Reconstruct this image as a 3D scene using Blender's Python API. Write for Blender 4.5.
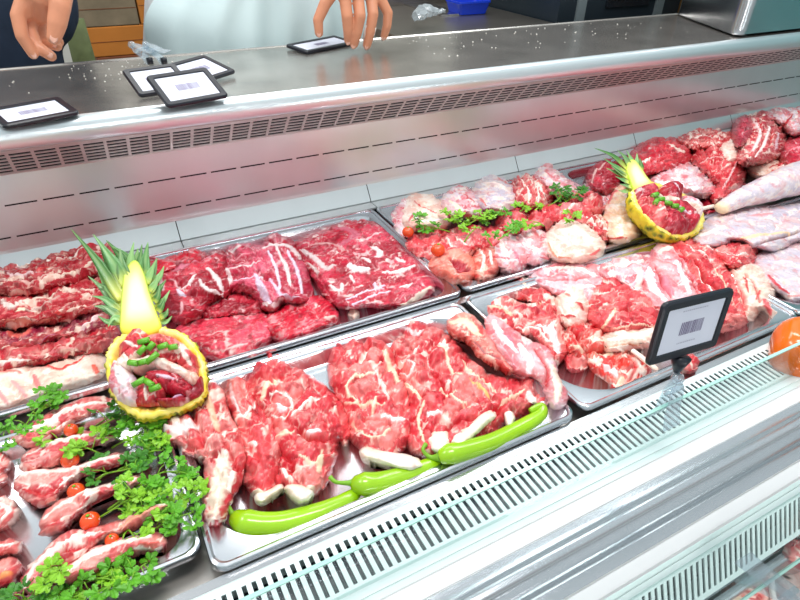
import bpy, bmesh, math, random
import numpy as np
from mathutils import Vector, Matrix
from mathutils.geometry import tessellate_polygon

for o in list(bpy.data.objects): bpy.data.objects.remove(o)
SC = bpy.context.scene
COL = SC.collection
# ------------------------------------------------------------ camera
FPX = 586.0
def _n(v): v = np.array(v, float); return v/np.linalg.norm(v)
CX = _n((1295, 370, -FPX)); CY = _n((-383, 413, -FPX)); CY = _n(CY-CX*CX.dot(CY)); CZ = np.cross(CX, CY)
RC = np.stack([CX, CY, CZ])            # world = RC @ camera
CAMZ = 0.62
CP = np.array([0, 0, CAMZ])
cam = bpy.data.objects.new('camera', bpy.data.cameras.new('camera'))
COL.objects.link(cam)
cam.data.sensor_width = 36; cam.data.lens = 36*FPX/800
cam.data.clip_start = 0.01; cam.data.clip_end = 60
M = Matrix([list(RC[0])+[0], list(RC[1])+[0], list(RC[2])+[CAMZ], [0, 0, 0, 1]])
cam.matrix_world = M
SC.camera = cam
def W(px, py, z=0.0, y=None, x=None):
    "a point of the place that is seen at this point of an 800x600 photograph, at a known height (or depth)"
    d = RC @ np.array([px-400, 300-py, -FPX])
    t = y/d[1] if y is not None else (x/d[0] if x is not None else (z-CAMZ)/d[2])
    return CP+t*d
# ------------------------------------------------------------ world and lights
SC.view_settings.view_transform = 'Standard'; SC.view_settings.look = 'None'
SC.view_settings.gamma = 1.0; SC.view_settings.use_curve_mapping = False
SC.view_settings.exposure = 0.2
wd = bpy.data.worlds.new('hall'); SC.world = wd; wd.use_nodes = True
nt = wd.node_tree; bg = nt.nodes['Background']
tc = nt.nodes.new('ShaderNodeTexCoord'); sp = nt.nodes.new('ShaderNodeSeparateXYZ'); cr = nt.nodes.new('ShaderNodeValToRGB')
nt.links.new(tc.outputs['Generated'], sp.inputs[0])
mr = nt.nodes.new('ShaderNodeMapRange'); mr.inputs[1].default_value = -1; mr.inputs[2].default_value = 1
nt.links.new(sp.outputs[2], mr.inputs[0]); nt.links.new(mr.outputs[0], cr.inputs[0])
cr.color_ramp.elements[0].position = 0.30; cr.color_ramp.elements[0].color = (.24, .24, .24, 1)
cr.color_ramp.elements[1].position = 0.75; cr.color_ramp.elements[1].color = (.62, .70, .72, 1)
e = cr.color_ramp.elements.new(0.5); e.color = (.36, .38, .38, 1)
nt.links.new(cr.outputs[0], bg.inputs[0]); bg.inputs[1].default_value = 1.0
def area(name, loc, target, sx, sy, power, col=(1, 1, 1)):
    l = bpy.data.lights.new(name, 'AREA'); l.shape = 'RECTANGLE'; l.size = sx; l.size_y = sy; l.energy = power; l.color = col
    o = bpy.data.objects.new(name, l); COL.objects.link(o); o.location = loc
    o.rotation_euler = (Vector(target)-Vector(loc)).to_track_quat('-Z', 'Y').to_euler()
    o['kind'] = 'structure'
    return o
area('ceiling_lamp', (0.4, 0.5, 2.3), (0.5, 0.8, 0), 1.3, 0.35, 30, (1, .98, .96))
area('ceiling_lamp', (1.9, 1.6, 2.3), (1.2, 1.0, 0), 1.3, 0.5, 21, (.92, 1, 1))
area('ceiling_lamp', (1.0, 2.9, 2.3), (0.8, 1.9, 0.2), 2.2, 0.4, 18, (1, .98, .95))  # extra lamp over the operator side, added for glare on the counter top
area('ceiling_lamp', (-1.0, 1.6, 2.2), (0.2, 0.9, 0), 1.1, 0.4, 16, (1, .97, .95))

# ------------------------------------------------------------ helpers
def lin(c):
    c = np.array(c, float)/255.
    return np.where(c <= .04045, c/12.92, ((c+.055)/1.055)**2.4)
def mat(name, col=(200, 200, 200), rough=.5, metal=0., bump=0., bscale=40., var=0., vscale=12., aniso=None, trans=0., ior=1.45, coat=0., spec=.5, attr=False, sss=0., stretch=None, alpha=1., tint2=None, bdist=.002):
    m = bpy.data.materials.new(name); m.use_nodes = True
    nt = m.node_tree; b = nt.nodes['Principled BSDF']
    b.inputs['Base Color'].default_value = (*lin(col), 1)
    b.inputs['Roughness'].default_value = rough; b.inputs['Metallic'].default_value = metal
    b.inputs['IOR'].default_value = ior; b.inputs['Coat Weight'].default_value = coat; b.inputs['Coat Roughness'].default_value = .12
    b.inputs['Specular IOR Level'].default_value = spec
    b.inputs['Transmission Weight'].default_value = trans
    if sss:
        b.inputs['Subsurface Weight'].default_value = sss; b.inputs['Subsurface Radius'].default_value = (.012, .004, .003); b.inputs['Subsurface Scale'].default_value = 1.
    tc = nt.nodes.new('ShaderNodeTexCoord'); mp = nt.nodes.new('ShaderNodeMapping')
    nt.links.new(tc.outputs['Object'], mp.inputs[0])
    if stretch: mp.inputs['Scale'].default_value = stretch
    src = None
    if attr:
        a = nt.nodes.new('ShaderNodeAttribute'); a.attribute_name = 'Col'; src = a.outputs['Color']
        nt.links.new(src, b.inputs['Base Color'])
    if var or tint2:
        nz = nt.nodes.new('ShaderNodeTexNoise'); nz.inputs['Scale'].default_value = vscale; nz.inputs['Detail'].default_value = 6
        nt.links.new(mp.outputs[0], nz.inputs[0])
        r = nt.nodes.new('ShaderNodeMapRange'); r.inputs[1].default_value = .3; r.inputs[2].default_value = .7
        nt.links.new(nz.outputs['Fac'], r.inputs[0])
        mx = nt.nodes.new('ShaderNodeMix'); mx.data_type = 'RGBA'
        nt.links.new(r.outputs[0], mx.inputs['Factor'])
        if tint2:
            mx.inputs['B'].default_value = (*lin(tint2), 1)
            if src: nt.links.new(src, mx.inputs['A'])
            else: mx.inputs['A'].default_value = (*lin(col), 1)
        else:
            mx.blend_type = 'MULTIPLY' ; mx.inputs['B'].default_value = (1-var, 1-var, 1-var, 1)
            if src: nt.links.new(src, mx.inputs['A'])
            else: mx.inputs['A'].default_value = (*lin(col), 1)
        nt.links.new(mx.outputs['Result'], b.inputs['Base Color'])
    if bump:
        nz = nt.nodes.new('ShaderNodeTexNoise'); nz.inputs['Scale'].default_value = bscale; nz.inputs['Detail'].default_value = 5
        nt.links.new(mp.outputs[0], nz.inputs[0])
        bp = nt.nodes.new('ShaderNodeBump'); bp.inputs['Strength'].default_value = bump; bp.inputs['Distance'].default_value = bdist
        nt.links.new(nz.outputs['Fac'], bp.inputs['Height']); nt.links.new(bp.outputs[0], b.inputs['Normal'])
    return m
class MB:
    def __init__(s): s.v = []; s.f = []
    def add(s, vs, fs):
        k = len(s.v); s.v += [tuple(map(float, v)) for v in vs]; s.f += [tuple(i+k for i in f) for f in fs]; return s
    def box(s, a, b, R=None, o=(0, 0, 0)):
        vs = [Vector((x, y, z)) for x in (a[0], b[0]) for y in (a[1], b[1]) for z in (a[2], b[2])]
        if R is not None: vs = [R @ v for v in vs]
        vs = [v+Vector(o) for v in vs]
        return s.add(vs, [(0, 1, 3, 2), (4, 6, 7, 5), (0, 4, 5, 1), (2, 3, 7, 6), (0, 2, 6, 4), (1, 5, 7, 3)])
    def loops(s, L, close=True, cap0=False, cap1=False):
        n = len(L[0]); vs = [p for l in L for p in l]; fs = []
        for i in range(len(L)-1):
            for j in range(n if close else n-1):
                k = (j+1) % n
                fs.append((i*n+j, i*n+k, (i+1)*n+k, (i+1)*n+j))
        if cap0: fs.append(tuple(range(n))[::-1])
        if cap1: fs.append(tuple((len(L)-1)*n+j for j in range(n)))
        return s.add(vs, fs)
    def tube(s, pts, rad, n=10, cap=True, flat=1.0):
        pts = [Vector(p) for p in pts]; L = []
        if not hasattr(rad, '__len__'): rad = [rad]*len(pts)
        up = Vector((0, 0, 1)); prev = None
        for i, p in enumerate(pts):
            d = (pts[min(i+1, len(pts)-1)]-pts[max(i-1, 0)]).normalized()
            if prev is None:
                u = up.cross(d)
                if u.length < .05: u = Vector((1, 0, 0)).cross(d)
            else: u = prev-d*prev.dot(d)
            u.normalize(); prev = u; w = d.cross(u)
            L.append([p+(u*math.cos(a)+w*math.sin(a)*flat)*rad[i] for a in [2*math.pi*k/n for k in range(n)]])
        return s.loops(L, True, cap, cap)
    def lathe(s, prof, n=24, R=None, o=(0, 0, 0), sx=1, sy=1):
        L = []
        for r, z in prof:
            l = [Vector((r*sx*math.cos(2*math.pi*k/n), r*sy*math.sin(2*math.pi*k/n), z)) for k in range(n)]
            if R is not None: l = [R @ v for v in l]
            L.append([v+Vector(o) for v in l])
        return s.loops(L, True, True, True)
    def build(s, name, m, parent=None, smooth=True, auto=None, mods=None):
        me = bpy.data.meshes.new(name); me.from_pydata(s.v, [], s.f); me.update()
        bm = bmesh.new(); bm.from_mesh(me); bmesh.ops.recalc_face_normals(bm, faces=bm.faces); bm.to_mesh(me); bm.free()
        if smooth:
            me.shade_smooth()
            if auto is not None: me.set_sharp_from_angle(angle=math.radians(auto))
        if m is not None: me.materials.append(m)
        return link(name, me, parent)
def link(name, me, parent=None):
    o = bpy.data.objects.new(name, me); COL.objects.link(o)
    if parent is not None:
        o.parent = parent
        if parent.type == 'EMPTY' or True: o.matrix_parent_inverse = parent.matrix_basis.inverted()
    return o
def tag(o, label=None, cat=None, group=None, kind=None):
    if label: o['label'] = label
    if cat: o['category'] = cat
    if group: o['group'] = group
    if kind: o['kind'] = kind
    return o
def empty(name, loc, label=None, cat=None, group=None):
    o = bpy.data.objects.new(name, None); COL.objects.link(o); o.location = loc; o.empty_display_size = .03
    return tag(o, label, cat, group)
def bevel(o, w, n=3):
    m = o.modifiers.new('bevel', 'BEVEL'); m.width = w; m.segments = n; m.limit_method = 'ANGLE'; m.harden_normals = False
    return o
def slotted(O, U, V, us, vs, hole):
    "plate spanned by U (breaks us) and V (breaks vs) with the cells hole(i, j) left open"
    O, U, V = Vector(O), Vector(U), Vector(V); mb = MB(); nu, nv = len(us), len(vs)
    vt = [O+U*u+V*v for u in us for v in vs]; fs = []
    for i in range(nu-1):
        for j in range(nv-1):
            if not hole(i, j): fs.append((i*nv+j, (i+1)*nv+j, (i+1)*nv+j+1, i*nv+j+1))
    return mb.add(vt, fs)

# ------------------------------------------------------------ materials
STEEL = mat('brushed_steel', (205, 205, 208), .22, 1., bump=.05, bscale=60, var=.12, vscale=6, stretch=(1, 6, 1))
STEELD = mat('worn_steel', (206, 198, 192), .27, .9, bump=.12, bscale=30, var=.3, vscale=9, bdist=.004)
STEELT = mat('tray_steel', (214, 216, 222), .22, 1., bump=.04, bscale=50, var=.06, vscale=10)
PANEL = mat('panel_steel', (212, 218, 220), .28, .6, bump=.05, bscale=8, var=.05, vscale=3, stretch=(4, 1, .4))
GRILLE = mat('grille_steel', (206, 198, 196), .4, .55)
WHITE = mat('white_enamel', (216, 228, 228), .35, 0., coat=.2)
ALU = mat('pale_aluminium', (222, 226, 232), .24, .85)
DARK = mat('dark_void', (26, 28, 36), .7)  # near-black colour standing in for the shade inside openings
BLACKP = mat('black_plastic', (26, 28, 38), .35)

# ------------------------------------------------------------ room
X0, X1 = -1.2, 4.6
f = MB().box((-3.5, -1.5, -.96), (7, 5.0, -.93)).build('floor', mat('floor_tile', (196, 196, 192), .3, var=.1), smooth=False); tag(f, None, None, kind='structure')
f = MB().box((-3.5, 4.0, -.93), (7, 4.1, 2.6)).build('wall_back', mat('wall_back', (214, 210, 202), .7, var=.2, vscale=2), smooth=False); tag(f, kind='structure')

f = MB().box((5.2, -1.5, -.93), (5.3, 4.0, 2.6)).build('teal_reflection_wall', mat('teal_reflection_wall', (120, 200, 200), .6, var=.1, vscale=2), smooth=False); tag(f, kind='structure')  # unseen, added to give the back panel and housing a teal reflection
# ------------------------------------------------------------ the display counter
case = empty('refrigerated_display_counter', (1.5, .9, -.93), 'long stainless steel refrigerated meat display counter with slotted back panel and glass front', 'display counter')
MB().box((X0, .3925, -.06), (X1, 1.2, -.0305)).build('deck_plate', mat('deck_steel', (186, 180, 174), .3, .75, var=.15, vscale=8), case, False)
for y0_, y1_ in ((.394, .4105), (.7405, .7570)):
    MB().box((X0, y0_, -.0302), (X1, y1_, -.0105)).build('tray_support_rail', STEEL, case, False)
# sloping rear strip of the well, in lengths with fine joints
mb = MB()
js = [X0]+[.12+.455*k for k in range(-2, 10)]+[X1]
for a, b in zip(js[:-1], js[1:]):
    mb.loops([[(a+.001, 1.200, -.012), (b-.001, 1.200, -.012)], [(a+.001, 1.200, 0.0), (b-.001, 1.200, 0.0)], [(a+.001, 1.224, .034), (b-.001, 1.224, .034)], [(a+.001, 1.226, .046), (b-.001, 1.226, .046)]], close=False)
mb.build('rear_slope', PANEL, case, True, 25)
MB().box((X0, 1.196, -.05), (X1, 1.201, -.012)).build('rear_channel', DARK, case, False)
for q, (a, b) in enumerate(zip(js[:-1], js[1:])):
    MB().box((a+.001, 1.167, -.006), (b-.001, 1.1965, -.002)).build('rear_ledge', PANEL, case, False)
# slotted panel
us = [0]; x = X0
hs = []
k0 = int((X0+.17)/.0635)
cuts = []
k = k0
while -.17+.0635*k+.054 < X1:
    a = -.17+.0635*k
    if a > X0+.01: cuts.append((a, a+.054))
    k += 1
us = [X0]+[c for ab in cuts for c in ab]+[X1]
vs = [0.034, .0638, .0668, .1278, .1308, .188]
sl = slotted((0, 1.225, 0), (1, 0, 0), (0, 0, 1), us, vs, lambda i, j: j in (1, 3) and i % 2 == 1)
sl.build('slotted_back_panel', PANEL, case, False)
MB().box((X0, 1.235, .02), (X1, 1.24, .19)).build('slot_shade_sheet', DARK, case, False)  # dark backing sheet, paints the shade seen through the panel slots
# overhanging outlet grille
gd = Vector((0, -.056, .061)); us = [X0]; x = X0+.012
while x < X1-.04: us += [x, x+.0335]; x += .0392
us.append(X1)
vs = [0]
for r in range(6): vs += [.10+r*.137, .10+r*.137+.082]
vs = sorted(set(vs+[1.0]))
sl = slotted((0, 1.225, .188), (1, 0, 0), gd, us, vs, lambda i, j: i % 2 == 1 and j % 2 == 1)
o = sl.build('air_outlet_grille', GRILLE, case, False)
sm = o.modifiers.new('thickness', 'SOLIDIFY'); sm.thickness = .0015
MB().loops([[(X0, 1.243, .183), (X1, 1.243, .183)], [(X0, 1.187, .246), (X1, 1.187, .246)]], close=False).build('grille_shade_sheet', DARK, case, False)  # black sheet behind the outlet grille, shade put in as colour
# counter nose: rounded steel front edge + top
prof = [(1.169, .249), (1.158, .252), (1.153, .256), (1.1500, .262), (1.1485, .270), (1.1485, .276), (1.1505, .284), (1.154, .290), (1.160, .294), (1.168, .2955)]
NOSE = mat('nose_steel', (226, 234, 238), .3, .75)
MB().loops([[(X0, y, z), (X1, y, z)] for y, z in prof], close=False).build('counter_nose', NOSE, case, True, 60)
MB().loops([[(X0, y, z), (X1, y, z)] for y, z in [(1.168, .2955), (1.172, .2945), (1.565, .2945), (1.568, .297), (1.574, .297), (1.577, .293), (1.577, .24)]], close=False).build('counter_top', STEELD, case, False)
MB().box((X0, 1.27, -.93), (X1, 1.56, .17)).build('rear_cabinet', STEELD, case, False)
# front: air return plate, riser glass, sill, base channel, leaning glass
us = [X0]; x = -.62
while x < 3.2:
    us += [x, x+.0052]; x += .0109
us.append(X1)
vs = [0, .009, .063, .081]
sl = slotted((0, .389, .0), (1, 0, 0), (0, -1, 0), us, vs, lambda i, j: i % 2 == 1 and j == 1)
o = sl.build('air_return_grille', WHITE, case, False)
sm = o.modifiers.new('thickness', 'SOLIDIFY'); sm.thickness = .0018
MB().box((X0, .30, -.05), (X1, .390, -.03)).build('return_shade_box', mat('return_shade_blue', (22, 26, 44), .6), case, False)  # blue-black box under the return slots, colour stands in for shade
MB().loops([[(X0, y, z), (X1, y, z)] for y, z in [(.389, 0), (.3905, .0012), (.392, 0), (.3922, -.006), (.3922, -.05)]], close=False).build('plate_lip', WHITE, case, True, 50)
MB().loops([[(X0, y, z), (X1, y, z)] for y, z in [(.308, 0), (.300, -.0005)]], close=False).build('front_sill', mat('pale_sill', (206, 222, 220), .3, coat=.3), case, False)
MB().loops([[(X0, y, z), (X1, y, z)] for y, z in [(.300, -.0005), (.2995, -.004), (.284, -.012), (.2835, -.015)]], close=False).build('front_bevel', mat('white_extrusion', (232, 232, 234), .3), case, False)
MB().loops([[(X0, y, z), (X1, y, z)] for y, z in [(.2835, -.015), (.279, -.021), (.2755, -.026), (.2745, -.029), (.2755, -.034), (.274, -.040), (.2715, -.043), (.2685, -.046), (.266, -.049), (.266, -.09)]], close=False).build('base_channel', ALU, case, True, 40)
MB().box((X0, .20, -.93), (X1, .262, -.10)).build('front_cladding', WHITE, case, False)
def glassmat(name, tint, refl, rough=.0):
    m = bpy.data.materials.new(name); m.use_nodes = True; nt = m.node_tree; nt.nodes.clear()
    out = nt.nodes.new('ShaderNodeOutputMaterial'); mx = nt.nodes.new('ShaderNodeMixShader'); t = nt.nodes.new('ShaderNodeBsdfTransparent'); g = nt.nodes.new('ShaderNodeBsdfGlossy')
    fw = nt.nodes.new('ShaderNodeLayerWeight'); pw = nt.nodes.new('ShaderNodeMath'); pw.operation = 'POWER'; pw.inputs[1].default_value = 5.0
    fw.inputs[0].default_value = .5; nt.links.new(fw.outputs['Facing'], pw.inputs[0]); fr = pw
    ad = nt.nodes.new('ShaderNodeMath'); ad.operation = 'ADD'; ad.use_clamp = True; ad.inputs[1].default_value = refl
    t.inputs[0].default_value = (*lin(tint), 1); g.inputs['Roughness'].default_value = rough
    nt.links.new(fr.outputs[0], ad.inputs[0]); nt.links.new(ad.outputs[0], mx.inputs[0]); nt.links.new(t.outputs[0], mx.inputs[1]); nt.links.new(g.outputs[0], mx.inputs[2]); nt.links.new(mx.outputs[0], out.inputs[0])
    return m
GL = glassmat('riser_glass', (242, 248, 247), .05)
GLE = mat('green_glass_edge', (168, 214, 202), .15, coat=.4)
r = MB().box((X0, .318, .002), (X1, .322, .0765)).build('glass_riser', GL, case, False)
MB().box((X0, .3178, .0765), (X1, .3222, .0785)).build('glass_edge', GLE, r, False)
ph = math.radians(123.5); d = Vector((0, math.cos(ph), math.sin(ph))); P = Vector((0, .265, -.049))
n_ = Vector((0, math.sin(ph), -math.cos(ph)))
GM = glassmat('coated_front_glass', (225, 236, 236), .68)
g1, g2 = P+d*.004, P+d*.62
mb = MB(); mb.loops([[g1+Vector((X0, 0, 0)), g1+Vector((X1, 0, 0))], [g2+Vector((X0, 0, 0)), g2+Vector((X1, 0, 0))]], close=False)
mb.build('front_glass', GM, case, False)

# ------------------------------------------------------------ trays
def rrect(x0, x1, y0, y1, r, z, n=9):
    pts = []
    for cx, cy, a0 in ((x1-r, y0+r, -90), (x1-r, y1-r, 0), (x0+r, y1-r, 90), (x0+r, y0+r, 180)):
        for k in range(n+1):
            a = math.radians(a0+90*k/n); pts.append((cx+r*math.cos(a), cy+r*math.sin(a), z))
    return pts
FLOORZ = -.030
def tray(x0, x1, y0, y1, label, z=0., well=.05, flange=.014, fz=FLOORZ):
    L = []
    for off, zz, r in ((0, -.008, .018), (-.0, -.003, .018), (.0012, 0, .018), (.004, .0012, .017), (.007, -.0005, .015), (.0075, -.003, .015)):
        L.append(rrect(x0+off, x1-off, y0+off, y1-off, r, z+zz))
    fl = flange
    L.append(rrect(x0+fl, x1-fl, y0+fl, y1-fl, max(.012, well*.8), z-.0035))
    L.append(rrect(x0+fl+.003, x1-fl-.003, y0+fl+.003, y1-fl-.003, well, z-.0045))
    L.append(rrect(x0+fl+.005, x1-fl-.005, y0+fl+.005, y1-fl-.005, well, z-.008))
    L.append(rrect(x0+fl+.009, x1-fl-.009, y0+fl+.009, y1-fl-.009, well, fz+.008))
    L.append(rrect(x0+fl+.011, x1-fl-.011, y0+fl+.011, y1-fl-.011, well, fz+.003))
    L.append(rrect(x0+fl+.017, x1-fl-.017, y0+fl+.017, y1-fl-.017, well*.9, fz))
    mb = MB(); mb.loops(L, True, False, True)
    # underside skin
    o = mb.build('steel_tray', STEELT, None, True, 35)
    return tag(o, label, 'tray', 'steel meat trays laid in the counter')
tray(-.535, -.003, .443, .742, 'steel tray at the front left holding lamb chops and parsley', well=.03)
tray(0.0, .532, .411, .738, 'front steel tray holding pink lamb shoulders and green chillies', well=.075)
tray(.545, 1.075, .414, .742, 'front steel tray of bony lamb cuts right behind the standing price sign', well=.075)
tray(1.08, 1.61, .42, .745, 'steel tray at the right edge under the whole pale lamb carcasses', well=.05)
tray(-.53, .014, .785, 1.165, 'rear left steel tray of dark ribs behind the parsley tray', well=.03)
tray(.020, .560, .758, 1.165, 'rear steel tray holding the deep red beef slabs', well=.04)
tray(.566, 1.11, .762, 1.165, 'rear steel tray of chicken-pale joints garnished with parsley', well=.05)
tray(1.118, 1.52, .775, 1.165, 'rear steel tray behind the second pineapple', well=.05)
tray(1.535, 2.07, .775, 1.165, 'farthest steel tray of meat at the top right', well=.05)

# ------------------------------------------------------------ numeric noise
_rs = np.random.RandomState(7)
_G = _rs.randn(256, 2); _G /= np.linalg.norm(_G, axis=1)[:, None]; _PM = _rs.permutation(256)
def _h(i, j): return _PM[(_PM[i & 255]+j) & 255]
def perlin(x, y):
    xi = np.floor(x).astype(int); yi = np.floor(y).astype(int); fx = x-xi; fy = y-yi
    u = fx*fx*fx*(fx*(fx*6-15)+10); v = fy*fy*fy*(fy*(fy*6-15)+10)
    def g(a, b, dx, dy):
        k = _h(a, b); return _G[k, 0]*dx+_G[k, 1]*dy
    n00 = g(xi, yi, fx, fy); n10 = g(xi+1, yi, fx-1, fy); n01 = g(xi, yi+1, fx, fy-1); n11 = g(xi+1, yi+1, fx-1, fy-1)
    return ((n00*(1-u)+n10*u)*(1-v)+(n01*(1-u)+n11*u)*v)*1.5
def fbm(x, y, o=4):
    s = 0; a = 1.; t = 0
    for k in range(o):
        s = s+a*perlin(x*2**k+17.3*k, y*2**k-9.1*k); t += a; a *= .5
    return s/t
def ridge(x, y, o=3):
    s = 0; a = 1.; t = 0
    for k in range(o):
        s = s+a*(1-np.abs(perlin(x*2**k+5.7*k, y*2**k+3.3*k))*2.2); t += a; a *= .5
    return np.clip(s/t, 0, 1)
def worley(x, y, seed=0):
    xi = np.floor(x).astype(int); yi = np.floor(y).astype(int)
    f1 = np.full(x.shape, 9.); f2 = np.full(x.shape, 9.); idc = np.zeros(x.shape, int)
    for a in (-1, 0, 1):
        for b in (-1, 0, 1):
            cx = xi+a; cy = yi+b; k = _h(cx+seed, cy+seed*3); k2 = _PM[(k+91) & 255]
            px = cx+.1+.8*k/255.; py = cy+.1+.8*k2/255.
            d = np.hypot(px-x, py-y); n = d < f1
            f2 = np.where(n, f1, np.minimum(f2, d)); idc = np.where(n, k, idc); f1 = np.where(n, d, f1)
    return f1, f2-f1, idc/255.
def sst(a, b, x):
    t = np.clip((x-a)/(b-a), 0, 1); return t*t*(3-2*t)
def crom(P, n=6, closed=True):
    P = np.array(P, float); N = len(P); out = []
    rng = range(N if closed else N-1)
    for i in rng:
        if closed: p0, p1, p2, p3 = P[(i-1) % N], P[i], P[(i+1) % N], P[(i+2) % N]
        else: p0, p1, p2, p3 = P[max(i-1, 0)], P[i], P[i+1], P[min(i+2, N-1)]
        for k in range(n):
            t = k/n
            out.append(.5*((2*p1)+(-p0+p2)*t+(2*p0-5*p1+4*p2-p3)*t*t+(-p0+3*p1-3*p2+p3)*t**3))
    if not closed: out.append(P[-1])
    return np.array(out)
def segdist(X, Y, P, closed=False):
    "distance to a polyline, and the share of its length at the nearest point"
    best = np.full(X.shape, 1e9); bx = np.zeros(X.shape); by = np.zeros(X.shape); bt = np.zeros(X.shape)
    N = len(P); m = N if closed else N-1
    for i in range(m):
        a = P[i]; b = P[(i+1) % N]; d = b-a; L = d.dot(d)+1e-12
        t = np.clip(((X-a[0])*d[0]+(Y-a[1])*d[1])/L, 0, 1)
        qx = a[0]+t*d[0]; qy = a[1]+t*d[1]; D = (X-qx)**2+(Y-qy)**2; n = D < best
        best = np.where(n, D, best); bx = np.where(n, qx, bx); by = np.where(n, qy, by); bt = np.where(n, (i+t)/m, bt)
    return np.sqrt(best), bx, by, bt
def inside(X, Y, P):
    c = np.zeros(X.shape, bool); N = len(P); j = N-1
    for i in range(N):
        xi, yi = P[i]; xj, yj = P[j]
        if yi != yj:
            c ^= ((yi > Y) != (yj > Y)) & (X < (xj-xi)*(Y-yi)/(yj-yi)+xi)
        j = i
    return c
MEATM = {}
HS = .7
def meatmat(kind='wet'):
    if kind in MEATM: return MEATM[kind]
    p = dict(wet=dict(rough=.36, coat=.12), matte=dict(rough=.45, coat=.1), silver=dict(rough=.28, coat=.3))[kind]
    MEATM[kind] = mat('meat_'+kind, (200, 60, 70), attr=True, bump=.5, bscale=330, bdist=.0012, spec=.35, sss=.0, **p)
    return MEATM[kind]
def L3(c): return lin(c)
# muscle colours (three), fat colours (two), cell size, seam fat, patch fat, fibre strength, streak
ST = {
 'lamb':  dict(m=[(222, 80, 86), (204, 50, 62), (236, 130, 126)], f=[(250, 218, 206), (246, 190, 178)], cell=.034, el=1.5, seam=.15, thr=.33, fib=.6, lump=.0048, streak=.12, strand=.6, dark=(150, 22, 34)),
 'beef':  dict(m=[(176, 20, 44), (150, 14, 36), (206, 46, 68)], f=[(238, 206, 206), (222, 150, 160)], cell=.05, el=2.2, seam=.08, thr=.46, fib=.8, lump=.0038, streak=.16, strand=.5, dark=(112, 8, 24)),
 'slab':  dict(m=[(184, 26, 52), (160, 20, 44), (206, 60, 84)], f=[(238, 214, 208), (218, 160, 166)], cell=.045, el=3.2, seam=.10, thr=.30, fib=.9, lump=.0024, streak=.3, strand=.6, dark=(130, 10, 30)),
 'rib':   dict(m=[(190, 40, 52), (170, 28, 42), (206, 84, 88)], f=[(244, 218, 202), (232, 184, 168)], cell=.03, el=3.0, seam=.2, thr=.25, fib=.7, lump=.0046, streak=.25, strand=.6, dark=(110, 14, 24)),
 'pale':  dict(m=[(228, 150, 154), (214, 112, 122), (232, 186, 192)], f=[(242, 224, 216), (226, 208, 222)], cell=.035, el=1.8, seam=.2, thr=.08, fib=.35, lump=.003, streak=.3, dark=(206, 90, 96)),
 'fat':   dict(m=[(238, 206, 188), (232, 180, 164), (242, 220, 208)], f=[(246, 230, 220), (242, 216, 200)], cell=.04, el=1.4, seam=.15, thr=.1, fib=.2, lump=.002, streak=.2, dark=(226, 160, 150)),
 'bony':  dict(m=[(216, 82, 86), (200, 50, 60), (232, 134, 130)], f=[(252, 234, 222), (244, 204, 190)], cell=.03, el=1.7, seam=.22, thr=.20, fib=.6, lump=.0045, streak=.22, strand=.6, dark=(160, 30, 40)),
 'bone':  dict(m=[(250, 238, 220), (244, 222, 202), (250, 240, 230)], f=[(252, 244, 236), (250, 232, 220)], cell=.05, el=2, seam=.1, thr=.3, fib=.15, lump=.001, streak=.1, dark=(228, 180, 166)),
 'skin':  dict(m=[(206, 192, 202), (216, 178, 182), (196, 184, 200)], f=[(232, 222, 224), (232, 206, 192)], cell=.06, el=2.5, seam=.3, thr=.08, fib=.3, lump=.002, streak=.4, dark=(206, 130, 136)),
 'chop':  dict(m=[(220, 108, 106), (200, 74, 80), (232, 146, 138)], f=[(252, 232, 222), (248, 212, 200)], cell=.022, el=2.6, seam=.2, thr=.22, fib=.5, lump=.0025, streak=.3, strand=.6, dark=(170, 50, 50)),
 'shank': dict(m=[(222, 110, 100), (206, 80, 78), (236, 160, 144)], f=[(246, 214, 196), (240, 196, 180)], cell=.035, el=3, seam=.15, thr=.22, fib=.6, lump=.002, streak=.4, dark=(170, 50, 50)),
}
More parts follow.
